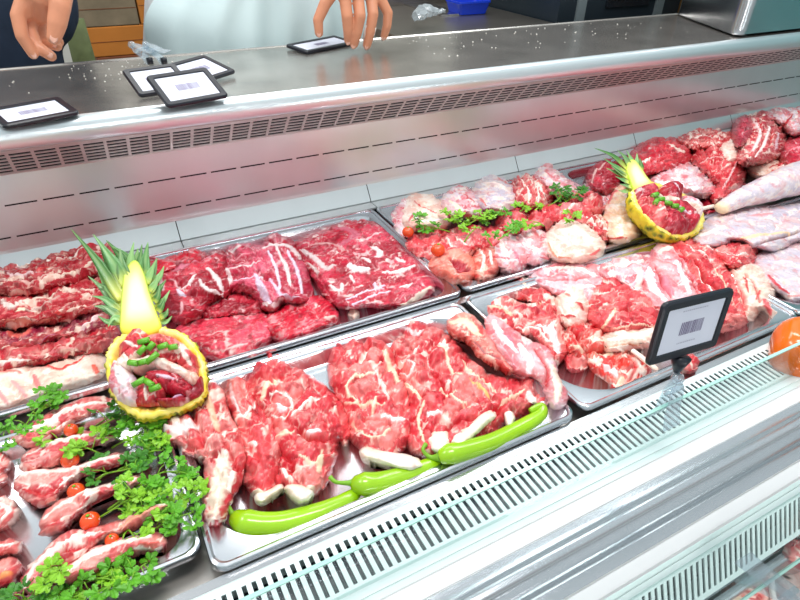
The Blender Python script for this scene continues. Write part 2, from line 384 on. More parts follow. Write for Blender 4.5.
def colour(S, X, Y, ang, seed):
    "muscle cells, seams and fat over local coordinates in metres -> (rgb, seam mask, fat mask)"
    ca, sa = math.cos(ang), math.sin(ang); ox, oy = seed*1.37, seed*2.71
    wx = fbm(X*22+ox, Y*22+oy, 3)*.020+fbm(X*90, Y*90+ox, 2)*.004; wy = fbm(X*22+oy+40, Y*22-ox, 3)*.020+fbm(X*90+oy, Y*90+30, 2)*.004
    xx = X+wx; yy = Y+wy
    u = (xx*ca+yy*sa); v = (-xx*sa+yy*ca)
    f1, e, cid = worley(u/(S['cell']*S['el'])+ox, v/S['cell']+oy, int(seed) % 50)
    seam = 1-sst(0, .16, e)
    m0, m1, m2 = [L3(c) for c in S['m']]; F0, F1 = [L3(c) for c in S['f']]; DK = L3(S['dark'])
    c = m0+(m1-m0)*sst(.3, .6, cid)[..., None]; c = c+(m2-c)*sst(.62, .9, cid)[..., None]
    tone = fbm(X*24+ox*3, Y*24, 4)
    c = c+(m1-c)*(sst(.05, .3, tone))[..., None]; c = c+(m2-c)*(sst(.05, .35, -tone)*.8)[..., None]
    fib = fbm(u*70+ox, v*330+oy, 3)
    c = c*(1+S['fib']*.5*fib)[..., None]
    stv = fbm(u*34+3*ox, v*150-oy, 4)
    st = sst(.08, .42, stv+.25*fbm(X*14+oy, Y*14+ox, 2))*S['streak']
    c = c+(F1-c)*np.clip(st*1.2, 0, .85)[..., None]
    # thin curly strands of connective tissue
    n1 = perlin(u*48+ox, v*70+oy)+.35*perlin(u*110, v*150+ox); gate = sst(-.12, .25, fbm(X*26+oy*2, Y*26-ox, 3)+S['thr']*-.3+.05)
    strand = (1-sst(.02, .085, np.abs(n1)))*gate*S.get('strand', .75)
    n2 = perlin(u*95-ox, v*120+oy); strand = np.maximum(strand, (1-sst(.02, .09, np.abs(n2)))*sst(.0, .3, fbm(X*40-oy, Y*40+ox, 2))*S.get('strand', .75)*.7)
    c = c+(F1*.5+F0*.5-c)*strand[..., None]
    # fat patches and part of the seams
    pn = fbm(X*34+7*ox, Y*34-3*oy, 5)+.25*fbm(u*90+oy, v*130-ox, 3)+.04
    pf = sst(S['thr'], S['thr']+.10, pn)
    sn = fbm(X*35-ox, Y*35+oy, 2)
    sf = (1-sst(.015, .06, e))*sst(-.05, .2, sn+S['seam']*.6)*.8
    fat = np.clip(np.maximum(pf, sf), 0, 1)
    fc = F0+(F1-F0)*sst(-.3, .4, fbm(X*70+oy, Y*70, 3))[..., None]
    dk = sst(.16, .40, fbm(X*46+oy*5, Y*46-ox*2, 4))
    c = c+(DK-c)*(dk*.6)[..., None]
    c = c+(fc-c)*(fat*.93)[..., None]
    return np.clip(c, .0, 1), seam, fat, e
def setcol(me, rgb):
    a = me.color_attributes.new('Col', 'FLOAT_COLOR', 'POINT')
    buf = np.ones((len(rgb), 4), np.float32); buf[:, :3] = rgb; a.data.foreach_set('color', buf.ravel())
def meat(name, poly, h, style, seed, ang=0., z0=FLOORZ, fat=(), cre=(), dome=.35, edge=None, res=.0021, matk='wet', parent=None, rag=.0016, tilt=0, lump=1., col=None, raise_far=.6, skirt=.006, px=True, grow=2.2, hs=None):
    """a piece of meat: traced outline on its own plane, domed body of height h, bundles, folds and fat.
    fat/cre: polylines [(points), width mm, (colour)] of fat ridges and of cuts"""
    S = dict(ST[style])
    if col: S.update(col)
    h = h*(hs or HS)
    if px:
        q = np.array(poly, float); e1 = q-np.roll(q, 1, 0); e2 = np.roll(q, -1, 0)-q
        e1 /= np.linalg.norm(e1, axis=1)[:, None]; e2 /= np.linalg.norm(e2, axis=1)[:, None]; t = e1+e2; t /= np.linalg.norm(t, axis=1)[:, None]+1e-9
        ar = (q[:, 0]*np.roll(q[:, 1], -1)-np.roll(q[:, 0], -1)*q[:, 1]).sum(); sg = 1 if ar > 0 else -1
        q = q+np.stack([t[:, 1], -t[:, 0]], 1)*sg*grow
        P = np.array([W(p[0], p[1], z0)[:2] for p in q])
    else: P = np.array(poly, float)
    P = crom(P, 5)
    c0 = P.mean(0)
    an = np.arange(len(P)); nx = fbm(P[:, 0]*110+seed, P[:, 1]*110, 3)*rag*3.2; ny = fbm(P[:, 0]*110-seed, P[:, 1]*110+50, 3)*rag*3.2
    P = P+np.stack([nx, ny], 1)
    lo = P.min(0)-res*2; hi = P.max(0)+res*2
    nxg = int((hi[0]-lo[0])/res)+1; nyg = int((hi[1]-lo[1])/res)+1
    gx = lo[0]+np.arange(nxg)*res; gy = lo[1]+np.arange(nyg)*res
    X, Y = np.meshgrid(gx, gy, indexing='ij')
    D, bx, by, _t = segdist(X, Y, P, True); ins = inside(X, Y, P); sd = np.where(ins, D, -D)
    keep = sd > -res*.75
    snap = keep & (sd < res*.45)
    X = np.where(snap, bx, X); Y = np.where(snap, by, Y); sd = np.where(snap, 0, sd)
    Dm = sd.max(); w = edge or min(h*.75, Dm*.7)
    u = np.clip(sd/w, 0, 1); prof = np.sqrt(np.clip(1-(1-u)**2, 0, 1))
    hh = h*(1-dome)*prof+h*dome*np.sqrt(np.clip(sd/Dm, 0, 1))*prof**.5
    lx, ly = X-c0[0], Y-c0[1]
    rgb, seam, fm, e = colour(S, lx, ly, ang, seed)
    k = np.clip(sd/.006, 0, 1)
    lump_ = S['lump']*lump
    q1 = fbm(lx*18+seed, ly*18, 2)*.02; ux = lx+q1; uy = ly-q1
    fold = ridge(ux*36+seed, uy*52+seed, 2)
    Z = z0+hh+k*(lump_*2.6*fbm(lx*26+seed, ly*26, 3)+lump_*1.5*(sst(0, .35, e)-.6)-lump_*1.7*sst(.70, .97, fold)+lump_*.6*fbm(ux*95, uy*95+seed, 3)+lump_*.2*fm)
    if tilt: Z = Z+tilt*(sd/Dm)
    def drop(p): return W(p[0], p[1], z0)[:2]
    for st in list(cre)+list(fat):
        pts, wd = st[0], st[1]*.001; iscut = any(st is q for q in cre)
        Q = crom(np.array([drop(p) if px else p for p in pts]), 4, False)
        d, _, _, t = segdist(X, Y, Q)
        d = d+wd*.35*fbm(X*120+seed, Y*120, 3)
        tw = wd*(.55+.45*np.sin(np.pi*np.clip(t, .08, .92)))
        if iscut:
            mk = np.exp(-(d/tw)**2); Z = Z-mk*(st[2] if len(st) > 2 else .007)*k
            if len(st) > 3: cc = L3(st[3]); rgb = rgb+(cc-rgb)*(np.clip(mk*1.1, 0, 1)*.85)[..., None]
        else:
            mk = 1-sst(.55, 1.0, d/tw)
            cc = L3(st[2]) if len(st) > 2 and st[2] is not None else L3(S['f'][0])
            cc = cc*(1+.12*fbm(X*90, Y*90+seed, 3))[..., None]
            rgb = rgb+(cc-rgb)*(mk*.93)[..., None]; Z = Z+.0016*mk*k
    ids = np.full(X.shape, -1); ok = keep[:-1, :-1] & keep[1:, :-1] & keep[1:, 1:] & keep[:-1, 1:]
    used = np.zeros(X.shape, bool); used[:-1, :-1] |= ok; used[1:, :-1] |= ok; used[1:, 1:] |= ok; used[:-1, 1:] |= ok
    ids[used] = np.arange(used.sum())
    if px:
        kk = (CAMZ-(z0+hh))/(CAMZ-z0); X = X*kk; Y = Y*kk      # the body leans the way it was laid
    V = np.stack([X[used], Y[used], Z[used]], 1); C = rgb[used]
    a = ids[:-1, :-1][ok]; b = ids[1:, :-1][ok]; c_ = ids[1:, 1:][ok]; d_ = ids[:-1, 1:][ok]
    Fq = np.stack([a, b, c_, d_], 1)
    # skirt and underside rim
    ed = {}
    for q in Fq:
        for i in range(4):
            p, r = int(q[i]), int(q[(i+1) % 4]); ed[(p, r)] = 1
    bd = [(p, r) for (p, r) in ed if (r, p) not in ed]
    bv = sorted({p for q in bd for p in q}); m1 = {p: len(V)+i for i, p in enumerate(bv)}; cen = V[:, :2].mean(0)
    low = V[bv].copy(); low[:, 2] = np.minimum(z0-skirt, low[:, 2]); low[:, :2] += (cen-low[:, :2])*.03
    V = np.vstack([V, low]); C = np.vstack([C, C[bv]])
    m2 = len(V); V = np.vstack([V, [[cen[0], cen[1], z0-skirt]]]); C = np.vstack([C, C[:1]])
    faces = [tuple(int(i) for i in q) for q in Fq]+[(r, p, m1[p], m1[r]) for p, r in bd]+[(m1[r], m1[p], m2) for p, r in bd]
    org = np.array([c0[0], c0[1], z0])
    me = bpy.data.meshes.new(name); me.from_pydata((V-org).tolist(), [], faces); me.update(); me.shade_smooth()
    setcol(me, C); me.materials.append(meatmat(matk))
    o = bpy.data.objects.new(name, me); COL.objects.link(o); o.location = org
    if parent is not None: o.parent = parent; o.matrix_parent_inverse = parent.matrix_basis.inverted()
    return o
def limb(name, pts, rad, style, seed, flat=.8, n=40, matk='wet', parent=None, amp=1., ends=None, col=None, res=.004):
    """a leg, bone or shank: body swept along world points with its own thickness; ends: colours of the two ends"""
    S = dict(ST[style])
    if col: S.update(col)
    P = crom(np.array(pts, float), 8, False); R = crom(np.array([[r, 0] for r in rad], float), 8, False)[:, 0]
    # resample
    sl = np.concatenate([[0], np.cumsum(np.linalg.norm(np.diff(P, axis=0), axis=1))]); m = max(8, int(sl[-1]/res)); t = np.linspace(0, sl[-1], m)
    P = np.stack([np.interp(t, sl, P[:, i]) for i in range(3)], 1); R = np.interp(t, sl, R)
    cap = 5
    rings = []; rr = []; ss = []
    T = np.gradient(P, axis=0); T /= np.linalg.norm(T, axis=1)[:, None]
    for i in range(cap):
        a = math.pi/2*(1-i/cap); rings.append(P[0]-T[0]*R[0]*math.sin(a)*.7); rr.append(R[0]*math.cos(a)+1e-4); ss.append(-R[0]*math.sin(a)*.7)
    for i in range(m): rings.append(P[i]); rr.append(R[i]); ss.append(t[i])
    for i in range(1, cap+1):
        a = math.pi/2*i/cap; rings.append(P[-1]+T[-1]*R[-1]*math.sin(a)*.7); rr.append(R[-1]*math.cos(a)+1e-4); ss.append(t[-1]+R[-1]*math.sin(a)*.7)
    TT = np.vstack([np.repeat(T[:1], cap, 0), T, np.repeat(T[-1:], cap, 0)])
    th = np.arange(n)/n*2*np.pi; V = []
    Uu = []
    for c, r, s, tt in zip(rings, rr, ss, TT):
        side = np.cross(tt, [0, 0, 1]); side /= np.linalg.norm(side)+1e-9; up = np.cross(side, tt)
        nn = np.cos(th)[:, None]*side+np.sin(th)[:, None]*up*flat
        V.append((c, r, nn)); Uu.append(s)
    A = np.array(Uu)[:, None]+0*th[None]; rm = np.array(rr)[:, None]; B = (th[None]/(2*np.pi)-.25)*2*np.pi*np.mean(rad)+0*A
    Bc = np.abs(((th[None]/(2*np.pi)+.25) % 1)-.5)*2*2*np.pi*np.mean(rad)*.5+0*A
    rgb, seam, fm, e = colour(S, A, Bc, 0, seed)
    disp = S['lump']*amp*(1.2*fbm(A*30+seed, Bc*30, 3)+.7*(sst(0, .35, e)-.6)+.3*fbm(A*150, Bc*150, 3)+.2*fm)
    k = np.clip(rm/np.mean(rad), 0, 1)
    VV = np.stack([c+nn*(r+np.maximum(disp[i]*k[i], -r*.5))[:, None] for i, (c, r, nn) in enumerate(V)])
    if ends:
        for e_, i0, sgn in ((ends[0], 0, 1), (ends[1], len(rings)-1, -1)):
            if e_:
                for q in range(cap+2):
                    rgb[i0+sgn*q] = rgb[i0+sgn*q]+(L3(e_)-rgb[i0+sgn*q])*(.9 if q < cap else .5)
    NR = len(rings); me = bpy.data.meshes.new(name); vs = VV.reshape(-1, 3); org = vs.mean(0)
    fs = [(i*n+j, i*n+(j+1) % n, (i+1)*n+(j+1) % n, (i+1)*n+j) for i in range(NR-1) for j in range(n)]
    fs += [tuple(range(n))[::-1], tuple((NR-1)*n+j for j in range(n))]
    me.from_pydata((vs-org).tolist(), [], fs); me.update()
    bm = bmesh.new(); bm.from_mesh(me); bmesh.ops.recalc_face_normals(bm, faces=bm.faces); bm.to_mesh(me); bm.free()
    me.shade_smooth(); setcol(me, rgb.reshape(-1, 3)); me.materials.append(meatmat(matk))
    o = bpy.data.objects.new(name, me); COL.objects.link(o); o.location = org
    if parent is not None: o.parent = parent; o.matrix_parent_inverse = parent.matrix_basis.inverted()
    return o
FF = (252, 238, 228); YF = (248, 226, 196); BN = (250, 240, 220); SV = (226, 214, 232); RD = (190, 24, 34); LP = (232, 130, 124)

# ------------------------------------------------------------ meat in the front tray of lamb shoulders
G_SH = 'pink lamb cuts in the front tray'
def M_(name, label, cat, group, *a, **k):
    return tag(meat(name, *a, **k), label, cat, group)
M_('lamb_shank_joint', 'lamb leg joint with a round white bone end, touching the parsley', 'meat', G_SH,
   [(164,428),(172,418),(190,415),(196,405),(203,388),(214,384),(222,392),(228,415),(240,438),(244,460),(240,482),(230,500),(222,520),(210,524),(204,505),(205,478),(203,458),(186,454),(180,444),(168,440)],
   .042, 'bony', 11, 2.0, z0=-.004, fat=[([(168,430),(180,428),(194,424)],13,(244,228,226)),([(206,392),(212,412),(218,430)],6,(244,190,160)),([(222,460),(220,480),(214,512)],14,(250,226,206)),([(236,470),(228,488)],5,FF),([(190,440),(200,446)],7,(224,90,90))], cre=[([(190,412),(200,430),(204,452)],4,.008),([(222,440),(232,455),(238,470)],3,.005,RD)])
M_('boned_lamb_shoulder', 'narrow strip of lamb shoulder lying against the leg joint in the chilli tray', 'meat', G_SH,
   [(222,378),(230,374),(243,378),(252,395),(262,405),(278,430),(282,450),(280,470),(275,485),(266,498),(254,496),(245,482),(243,455),(236,430),(226,405)],
   .055, 'lamb', 5, 1.9, fat=[([(230,384),(233,400),(240,414)],4,(246,206,206)),([(236,424),(246,412),(254,404)],4,FF),([(250,440),(256,446)],6,FF),([(252,496),(262,492)],6,BN)], cre=[([(240,380),(246,396),(258,410),(270,430)],3,.008),([(256,450),(262,470),(262,490)],3,.006)])
M_('boned_lamb_shoulder', 'lumpy bone-in lamb shoulder with a white round bone, above the leftmost green chilli', 'meat', G_SH,
   [(248,372),(262,360),(270,353),(285,360),(302,372),(325,388),(338,400),(348,415),(351,430),(346,444),(337,440),(335,455),(330,475),(322,488),(308,498),(294,496),(286,488),(276,484),(276,450),(268,425),(254,402),(247,388)],
   .065, 'lamb', 23, .9, fat=[([(280,406),(284,410)],9,(240,236,240)),([(262,400),(268,386),(276,378)],5,YF),([(310,432),(318,433)],9,(240,240,244)),([(276,440),(292,432)],6,YF),([(292,418),(310,402),(326,400)],3,FF),([(282,470),(292,482)],5,FF),([(300,455),(316,462),(322,450)],3,YF),([(270,394),(284,392),(292,404),(286,418),(272,416)],2.6,FF),([(290,492),(300,496),(311,489)],10,(252,232,214)),([(322,456),(318,470)],5,YF)],
   cre=[([(265,372),(276,388),(295,398)],3,.006),([(296,425),(312,440),(330,438)],4,.008,RD),([(280,452),(292,462),(286,478)],4,.008,RD),([(318,400),(332,418),(340,436)],2.5,.004),([(290,384),(310,396),(322,410)],2.5,.004)])
M_('boned_lamb_shoulder', 'smooth-edged lamb shoulder with an oval muscle ringed by fat, centre of the chilli tray', 'meat', G_SH,
   [(330,372),(331,356),(335,343),(350,336),(360,341),(372,338),(384,343),(396,362),(404,385),(412,405),(414,430),(405,447),(392,458),(378,458),(360,448),(350,437),(348,420),(340,402),(333,388)],
   .06, 'lamb', 31, .5, fat=[([(346,388),(354,377),(368,374),(380,372)],3.5,YF),([(346,388),(350,396),(360,402)],3,YF),([(376,370),(384,388),(388,398)],4,FF),([(384,352),(392,368),(398,382)],6,YF),([(359,361),(367,351)],5,FF),([(384,414),(396,418),(402,420)],10,(246,238,238)),([(345,404),(366,402),(384,404)],3,YF),([(352,422),(372,440),(390,432)],3,YF),([(362,452),(375,454)],8,BN),([(372,410),(376,398)],3,YF)],
   cre=[([(370,340),(366,352),(360,362)],3.5,.007,RD),([(341,396),(360,404),(386,400)],2.5,.004),([(356,424),(374,416),(388,424),(400,440)],3.5,.007),([(384,344),(380,356),(390,372)],2.5,.004)])
M_('boned_lamb_shoulder', 'widest lamb shoulder with long white bones, above the two right-hand green chillies', 'meat', G_SH,
   [(392,350),(398,338),(405,326),(418,323),(440,330),(452,340),(462,352),(475,365),(495,378),(515,378),(532,378),(541,390),(548,402),(545,412),(535,408),(525,415),(510,422),(498,432),(480,440),(465,450),(445,452),(428,458),(410,450),(406,430),(408,405),(402,380)],
   .062, 'lamb', 47, .6, fat=[([(396,372),(408,376),(414,366),(402,362)],2.5,(250,226,222)),([(400,385),(412,390),(420,396)],7,YF),([(405,327),(418,332),(426,328)],5,(250,220,220)),([(444,340),(446,350),(440,344)],6,FF),([(434,344),(446,352),(450,368),(462,378)],3,YF),([(430,412),(438,414)],10,(246,240,238)),([(440,388),(455,398),(470,408)],2.5,YF),([(470,380),(484,392),(490,398)],3.5,(248,196,120)),([(462,360),(478,376),(500,392)],2.5,YF),([(456,388),(452,396),(466,402)],2.5,YF),([(530,392),(533,404)],11,(250,240,236)),([(424,402),(418,420),(424,440)],3,YF),([(500,404),(512,398),(524,390)],2.5,YF),([(412,354),(418,346)],3,FF)],
   cre=[([(386,356),(400,366),(410,380),(424,396)],3,.007),([(442,360),(452,352),(460,366)],2.5,.005),([(446,436),(452,424),(478,418),(500,404)],5,.012,RD),([(494,420),(500,408),(520,396)],4,.008,RD),([(424,366),(440,380),(448,396)],2.5,.005,RD),([(424,428),(436,432),(440,446)],3,.006,RD),([(480,384),(492,400),(498,412)],2.5,.004)])
# bones that stick out of the shoulders
for i, (pl, zz, hh, lab) in enumerate([
    ([(360,452),(366,446),(378,449),(392,452),(408,455),(420,460),(423,466),(412,471),(395,468),(376,463),(363,459)], -.012, .022, 'flat white bone lying below the oval-muscle shoulder, beside a chilli stalk'),
    ([(428,437),(436,430),(447,431),(451,441),(447,452),(436,453),(429,446)], -.006, .02, 'short white bone end standing between two chilli stems'),
    ([(451,442),(455,433),(470,423),(482,413),(491,410),(497,416),(490,423),(476,435),(466,444),(457,448)], -.006, .024, 'long cream bone above the rightmost green chilli'),
    ([(504,413),(509,409),(514,415),(513,424),(507,425)], -.004, .012, 'small bone chip tucked above the curled tip of the right chilli'),
    ([(284,488),(292,484),(304,486),(313,492),(309,500),(301,503),(291,497)], -.004, .02, 'blunt white bone end under the lumpy shoulder, above the leftmost chilli'),
    ([(256,494),(268,490),(280,484),(284,488),(272,497),(262,503),(255,500)], -.01, .016, 'slim cream bone under the narrow strip of shoulder')]):
    tag(meat('marrow_bone', pl, hh, 'bone', 60+i, .4, z0=zz, dome=.2, res=.0016, grow=.5, hs=1., rag=.0006), lab, 'bone', 'bones showing in the front lamb tray')
# pieces lying over the edge between the two front trays
M_('lamb_foreshank', 'yellowish lamb foreshank lying across the joint between the two front trays', 'meat', G_SH,
   [(448,324),(456,316),(468,315),(480,325),(492,340),(503,352),(520,364),(510,370),(494,362),(480,354),(470,341),(460,336),(452,332)], .028, 'shank', 71, 2.4, z0=-.004, fat=[([(452,323),(465,322),(478,334)],13,(250,222,190)),([(484,330),(490,342),(500,356)],5,LP)], cre=[([(474,342),(486,352),(500,360)],2.5,.004,(150,80,90))])
M_('lamb_knuckle_piece', 'white and lilac lamb knuckle piece ending in a stub on the tray joint', 'meat', G_SH,
   [(486,322),(491,316),(500,321),(515,333),(530,342),(545,348),(553,360),(557,378),(566,392),(563,405),(553,407),(548,396),(540,380),(520,372),(507,364),(498,348),(488,334)], .04, 'pale', 75, 2.4, col=dict(thr=.25, streak=.15, strand=.4), lump=.7, z0=-.002, fat=[([(494,322),(502,336),(516,352)],8,(250,244,248)),([(520,346),(530,360),(528,372)],9,(250,240,244)),([(552,366),(558,384),(556,400)],8,(252,232,214)),([(503,334),(512,340)],5,(206,120,140))], cre=[([(498,330),(506,350),(520,366)],2.5,.005),([(536,350),(548,368),(546,384)],4,.008,RD)])
# ------------------------------------------------------------ tray of bony lamb cuts behind the price sign
G_B = 'bony lamb cuts behind the price sign'
def B(label, poly, h, style, seed, ang=0., **k):
    k.setdefault('grow', 3.); return M_('lamb_cut', label, 'meat', G_B, poly, h, style, seed, ang, **k)
B('large white-skinned lamb breast at the back left of the sign tray', [(528,276),(540,268),(552,262),(568,260),(585,262),(602,268),(614,276),(622,286),(618,300),(600,306),(575,304),(556,294),(540,286)], .055, 'pale', 81, .3, col=dict(thr=.25, streak=.15, strand=.4), lump=.7, fat=[([(552,268),(575,268),(596,276)],8,FF),([(570,290),(590,286),(606,290)],7,(246,236,240))], cre=[([(545,278),(566,280),(590,276)],3,.006,(210,90,96))])
B('fatty knob-ended cut with a narrow red stripe, back left corner of the sign tray', [(513,287),(518,280),(530,281),(540,288),(555,298),(568,308),(560,316),(542,306),(528,299),(518,298)], .035, 'bony', 83, 2.5, fat=[([(518,288),(527,286)],11,YF),([(540,303),(552,310)],4,(246,206,160))], cre=[([(534,292),(548,302),(560,309)],3,.005,RD)])
B('curved cut with a long dark red muscle, left side of the sign tray', [(486,309),(492,303),(508,300),(526,306),(548,305),(562,316),(568,335),(566,352),(556,364),(548,356),(538,342),(516,332),(500,328),(490,318)], .045, 'bony', 87, .1, z0=-.024, fat=[([(490,308),(504,308),(510,316)],10,(250,206,176)),([(538,326),(552,332),(558,350)],10,(250,244,246)),([(516,328),(540,330),(550,344)],3,FF),([(516,308),(530,308),(544,311)],6,(190,40,60)),([(556,322),(562,340)],5,(236,150,140))], cre=[([(514,330),(534,334),(546,350)],4,.009,RD),([(508,312),(520,320),(544,322)],3,.005)])
B('white and lilac sheet of lamb between the breast and the sign, back of the tray', [(596,270),(608,262),(628,258),(646,256),(654,264),(648,284),(644,300),(632,296),(618,284),(604,280)], .08, 'pale', 82, .3, fat=[([(604,268),(624,264),(642,262)],8,FF),([(640,272),(638,290)],8,FF)])
B('round fatty knuckle with red spots, left of the red fan of muscle', [(556,305),(560,293),(572,286),(584,290),(590,304),(586,320),(574,328),(560,322)], .07, 'fat', 89, 0, fat=[([(577,302),(582,310)],6,RD),([(566,294),(570,296)],4,(220,120,110)),([(562,316),(574,318)],6,RD)], cre=[([(560,300),(564,314),(574,322)],2,.004)])
B('fan of layered deep pink muscle immediately left of the price sign', [(586,300),(590,288),(600,277),(612,273),(624,276),(634,284),(648,292),(662,302),(672,318),(664,330),(640,332),(618,334),(600,330),(588,320)], .085, 'lamb', 91, -.35, col=dict(thr=.42, streak=.08, strand=.3), lump=.65, raise_far=.75, fat=[([(590,294),(606,292),(618,288)],3,(250,214,204)),([(602,328),(612,316),(616,308)],4,YF),([(606,304),(628,300),(650,306)],2,(250,200,190)),([(588,306),(600,302)],2.5,FF),([(614,328),(636,326),(660,326)],3,(250,214,190))], cre=[([(588,292),(608,290),(628,288),(642,292)],3.5,.009),([(590,304),(612,301),(636,300),(660,308)],3.5,.008),([(610,310),(634,308),(662,318)],3.5,.008,RD),([(598,322),(604,312),(612,306)],3,.006)])
B('thick white fat slab low on the left of the price sign', [(600,338),(612,331),(634,328),(660,326),(664,336),(652,344),(634,348),(620,352),(606,350)], .072, 'fat', 93, -.2, fat=[([(610,340),(634,336),(656,332)],9,(253,242,232))], cre=[([(606,346),(622,344),(640,344)],2,.004,(210,120,60))])
B('blood-red trimming below the fatty knuckle in the sign tray', [(563,326),(574,322),(590,325),(604,334),(610,346),(604,352),(590,352),(580,360),(570,352),(564,340)], .06, 'bony', 95, .5, fat=[([(590,338),(602,344)],7,(252,226,206)),([(572,344),(582,354)],6,(252,216,190))], cre=[([(570,330),(582,338),(592,336)],4,.008,RD)], col=dict(m=[(222,50,50),(206,36,44),(236,100,90)]))
B('raw bone-centred offcut nearest the front edge of the sign tray', [(586,358),(592,350),(604,350),(622,350),(636,354),(648,364),(646,374),(634,382),(622,390),(614,388),(606,378),(594,370)], .04, 'bony', 97, .4, fat=[([(606,366),(616,374)],10,(240,226,226)),([(598,354),(612,356)],5,YF),([(618,384),(624,376)],5,YF)], cre=[([(628,358),(636,366),(630,378)],4,.007,RD)], col=dict(m=[(232,60,50),(220,50,50),(240,140,120)]))
B('dark red scrap wedged between the knuckle and the tray floor', [(566,356),(578,350),(588,356),(586,366),(572,370)], .03, 'lamb', 99, .8)
p, q = W(633, 351, .008), W(656, 369, -.004)
tag(limb('rib_bone', [p, (p+q)/2, q], [.0045, .005, .005], 'bone', 70, n=16), 'thin pale rib bone poking out under the left edge of the price sign', 'bone')
B('white and lilac muscle standing at the back of the price sign', [(640,292),(640,274),(648,258),(656,246),(668,240),(680,246),(692,262),(702,280),(706,300),(690,312),(664,312),(646,306)], .085, 'pale', 101, 1.9, col=dict(thr=.25, streak=.15, strand=.4), lump=.7, raise_far=.7, fat=[([(648,268),(652,286),(664,300)],13,(250,246,250)),([(676,262),(684,278),(690,294)],7,(246,242,250)),([(660,252),(674,246)],9,(252,236,220)),([(664,278),(672,294)],9,(226,130,146))], cre=[([(656,266),(662,282),(672,298)],3,.007,RD),([(680,258),(692,278),(700,296)],3.5,.008,RD)])
B('long red muscle strips right behind the price sign', [(664,248),(672,240),(686,238),(702,242),(716,250),(728,266),(738,284),(746,302),(748,318),(738,326),(722,328),(704,318),(698,300),(690,280),(678,262)], .08, 'lamb', 103, 2.15, col=dict(thr=.42, streak=.08, strand=.3), lump=.65, raise_far=.7, fat=[([(686,246),(700,252),(712,258)],4,(250,214,206)),([(714,268),(728,290),(738,308)],3,YF),([(696,266),(706,284),(716,294)],2.5,FF),([(706,244),(712,252)],4,FF)], cre=[([(682,250),(696,262),(706,280),(720,290)],4,.01,RD),([(704,250),(718,268),(732,292),(740,312)],4,.009),([(690,262),(700,290),(712,312)],3,.006)])
B('rosy folded flap between the red strips and the pale carcass', [(712,250),(722,246),(740,244),(754,248),(756,258),(748,266),(732,268),(720,262)], .075, 'lamb', 105, -.1, col=dict(thr=.42, streak=.08, strand=.3), lump=.65, fat=[([(716,250),(736,254),(750,254)],2.5,FF)], cre=[([(718,256),(736,259),(752,258)],3,.006)])
B('cream fatty bundle with small red gaps, right end of the sign tray', [(730,270),(740,264),(756,266),(768,278),(774,290),(772,300),(778,314),(772,321),(762,310),(752,318),(744,316),(738,302),(732,286)], .065, 'fat', 107, 2.3, fat=[([(744,276),(748,292)],3,RD),([(756,300),(760,290)],4,(226,70,70)),([(740,290),(744,304)],3,(214,60,64)),([(764,300),(770,314)],8,(232,90,96))], cre=[([(746,272),(756,286),(760,302)],3,.007,(200,90,80)),([(736,280),(744,296),(746,310)],3,.006,(210,90,90))])
B('small pink scrap hanging by the clear clip of the price sign', [(680,360),(688,356),(696,360),(694,368),(684,368)], .016, 'bony', 109, 0, z0=-.002)
# ------------------------------------------------------------ whole pale carcass pieces at the right
G_C = 'pale lamb carcass joints at the right'
def P3(l): return [W(*q) for q in l]
tag(limb('lamb_carcass_joint', P3([(722,208,.03),(740,199,.035),(765,190,.04),(800,178,.045),(850,166,.05)]), [.018,.026,.037,.05,.06], 'skin', 120, flat=.75, n=72, matk='silver', ends=((244,214,176), None)), 'long smooth grey-white lamb leg lying over the others at the right edge', 'meat', G_C)
M_('lamb_carcass_joint', 'pale lamb flank with a yellow ridge under the smooth white leg', 'meat', G_C, [(690,238),(700,227),(716,216),(736,212),(760,208),(790,206),(830,200),(835,235),(800,240),(775,250),(756,246),(736,240),(716,246),(700,246)], .06, 'skin', 123, .2, col=dict(thr=.25, streak=.2, strand=.35), lump=.7, matk='silver', z0=-.015, fat=[([(738,240),(756,236),(790,232)],7,(250,206,164)),([(752,216),(772,214)],7,(226,140,146)),([(700,236),(720,228)],8,(250,240,236)),([(726,226),(736,232)],5,(226,170,180))], cre=[([(742,246),(770,240),(800,230)],4,.012,(120,60,50)),([(720,222),(740,216),(764,212)],3,.006)])
M_('lamb_carcass_joint', 'lilac-white lamb joint with a red torn edge at the right border', 'meat', G_C, [(752,262),(762,252),(778,248),(800,238),(840,230),(845,305),(806,302),(790,300),(780,292),(768,284),(758,274)], .055, 'skin', 126, .1, col=dict(thr=.25, streak=.2, strand=.35), lump=.7, matk='silver', fat=[([(768,276),(778,286),(788,293)],6,(200,30,50)),([(770,262),(790,262)],9,(222,206,226)),([(788,296),(806,296)],4,(220,130,130))], cre=[([(762,270),(776,276),(790,290)],3,.006)])
# ------------------------------------------------------------ rear right trays
G_R = 'dark and pale cuts heaped in the rear right trays'
def R_(label, poly, h, style, seed, ang=0., **k):
    k.setdefault('res', .003); k.setdefault('hs', .85); k.setdefault('grow', 3.); return M_('lamb_cut', label, 'meat', G_R, poly, h, style, seed, ang, **k)
R_('sawn leg end with a dark red face at the left of the second pineapple', [(588,182),(590,172),(598,164),(607,161),(616,168),(618,182),(610,192),(596,190)], .07, 'beef', 131, 1.2, fat=[([(592,182),(596,170),(606,164)],4,(246,196,190))])
R_('silvery grey flap under the sawn leg end', [(586,186),(594,184),(610,188),(612,200),(606,208),(594,198)], .04, 'pale', 133, .4, matk='silver')
R_('reddish upright cut behind the crown of the second pineapple', [(622,178),(628,160),(636,148),(648,142),(662,139),(676,142),(690,150),(688,164),(674,172),(656,176),(640,184)], .11, 'beef', 135, .2, col=dict(m=[(206,44,56),(190,30,50),(222,84,90)]), fat=[([(668,144),(684,152)],9,(246,220,206)),([(640,164),(650,158)],4,FF)], cre=[([(640,152),(652,160),(668,158)],4,.01)])
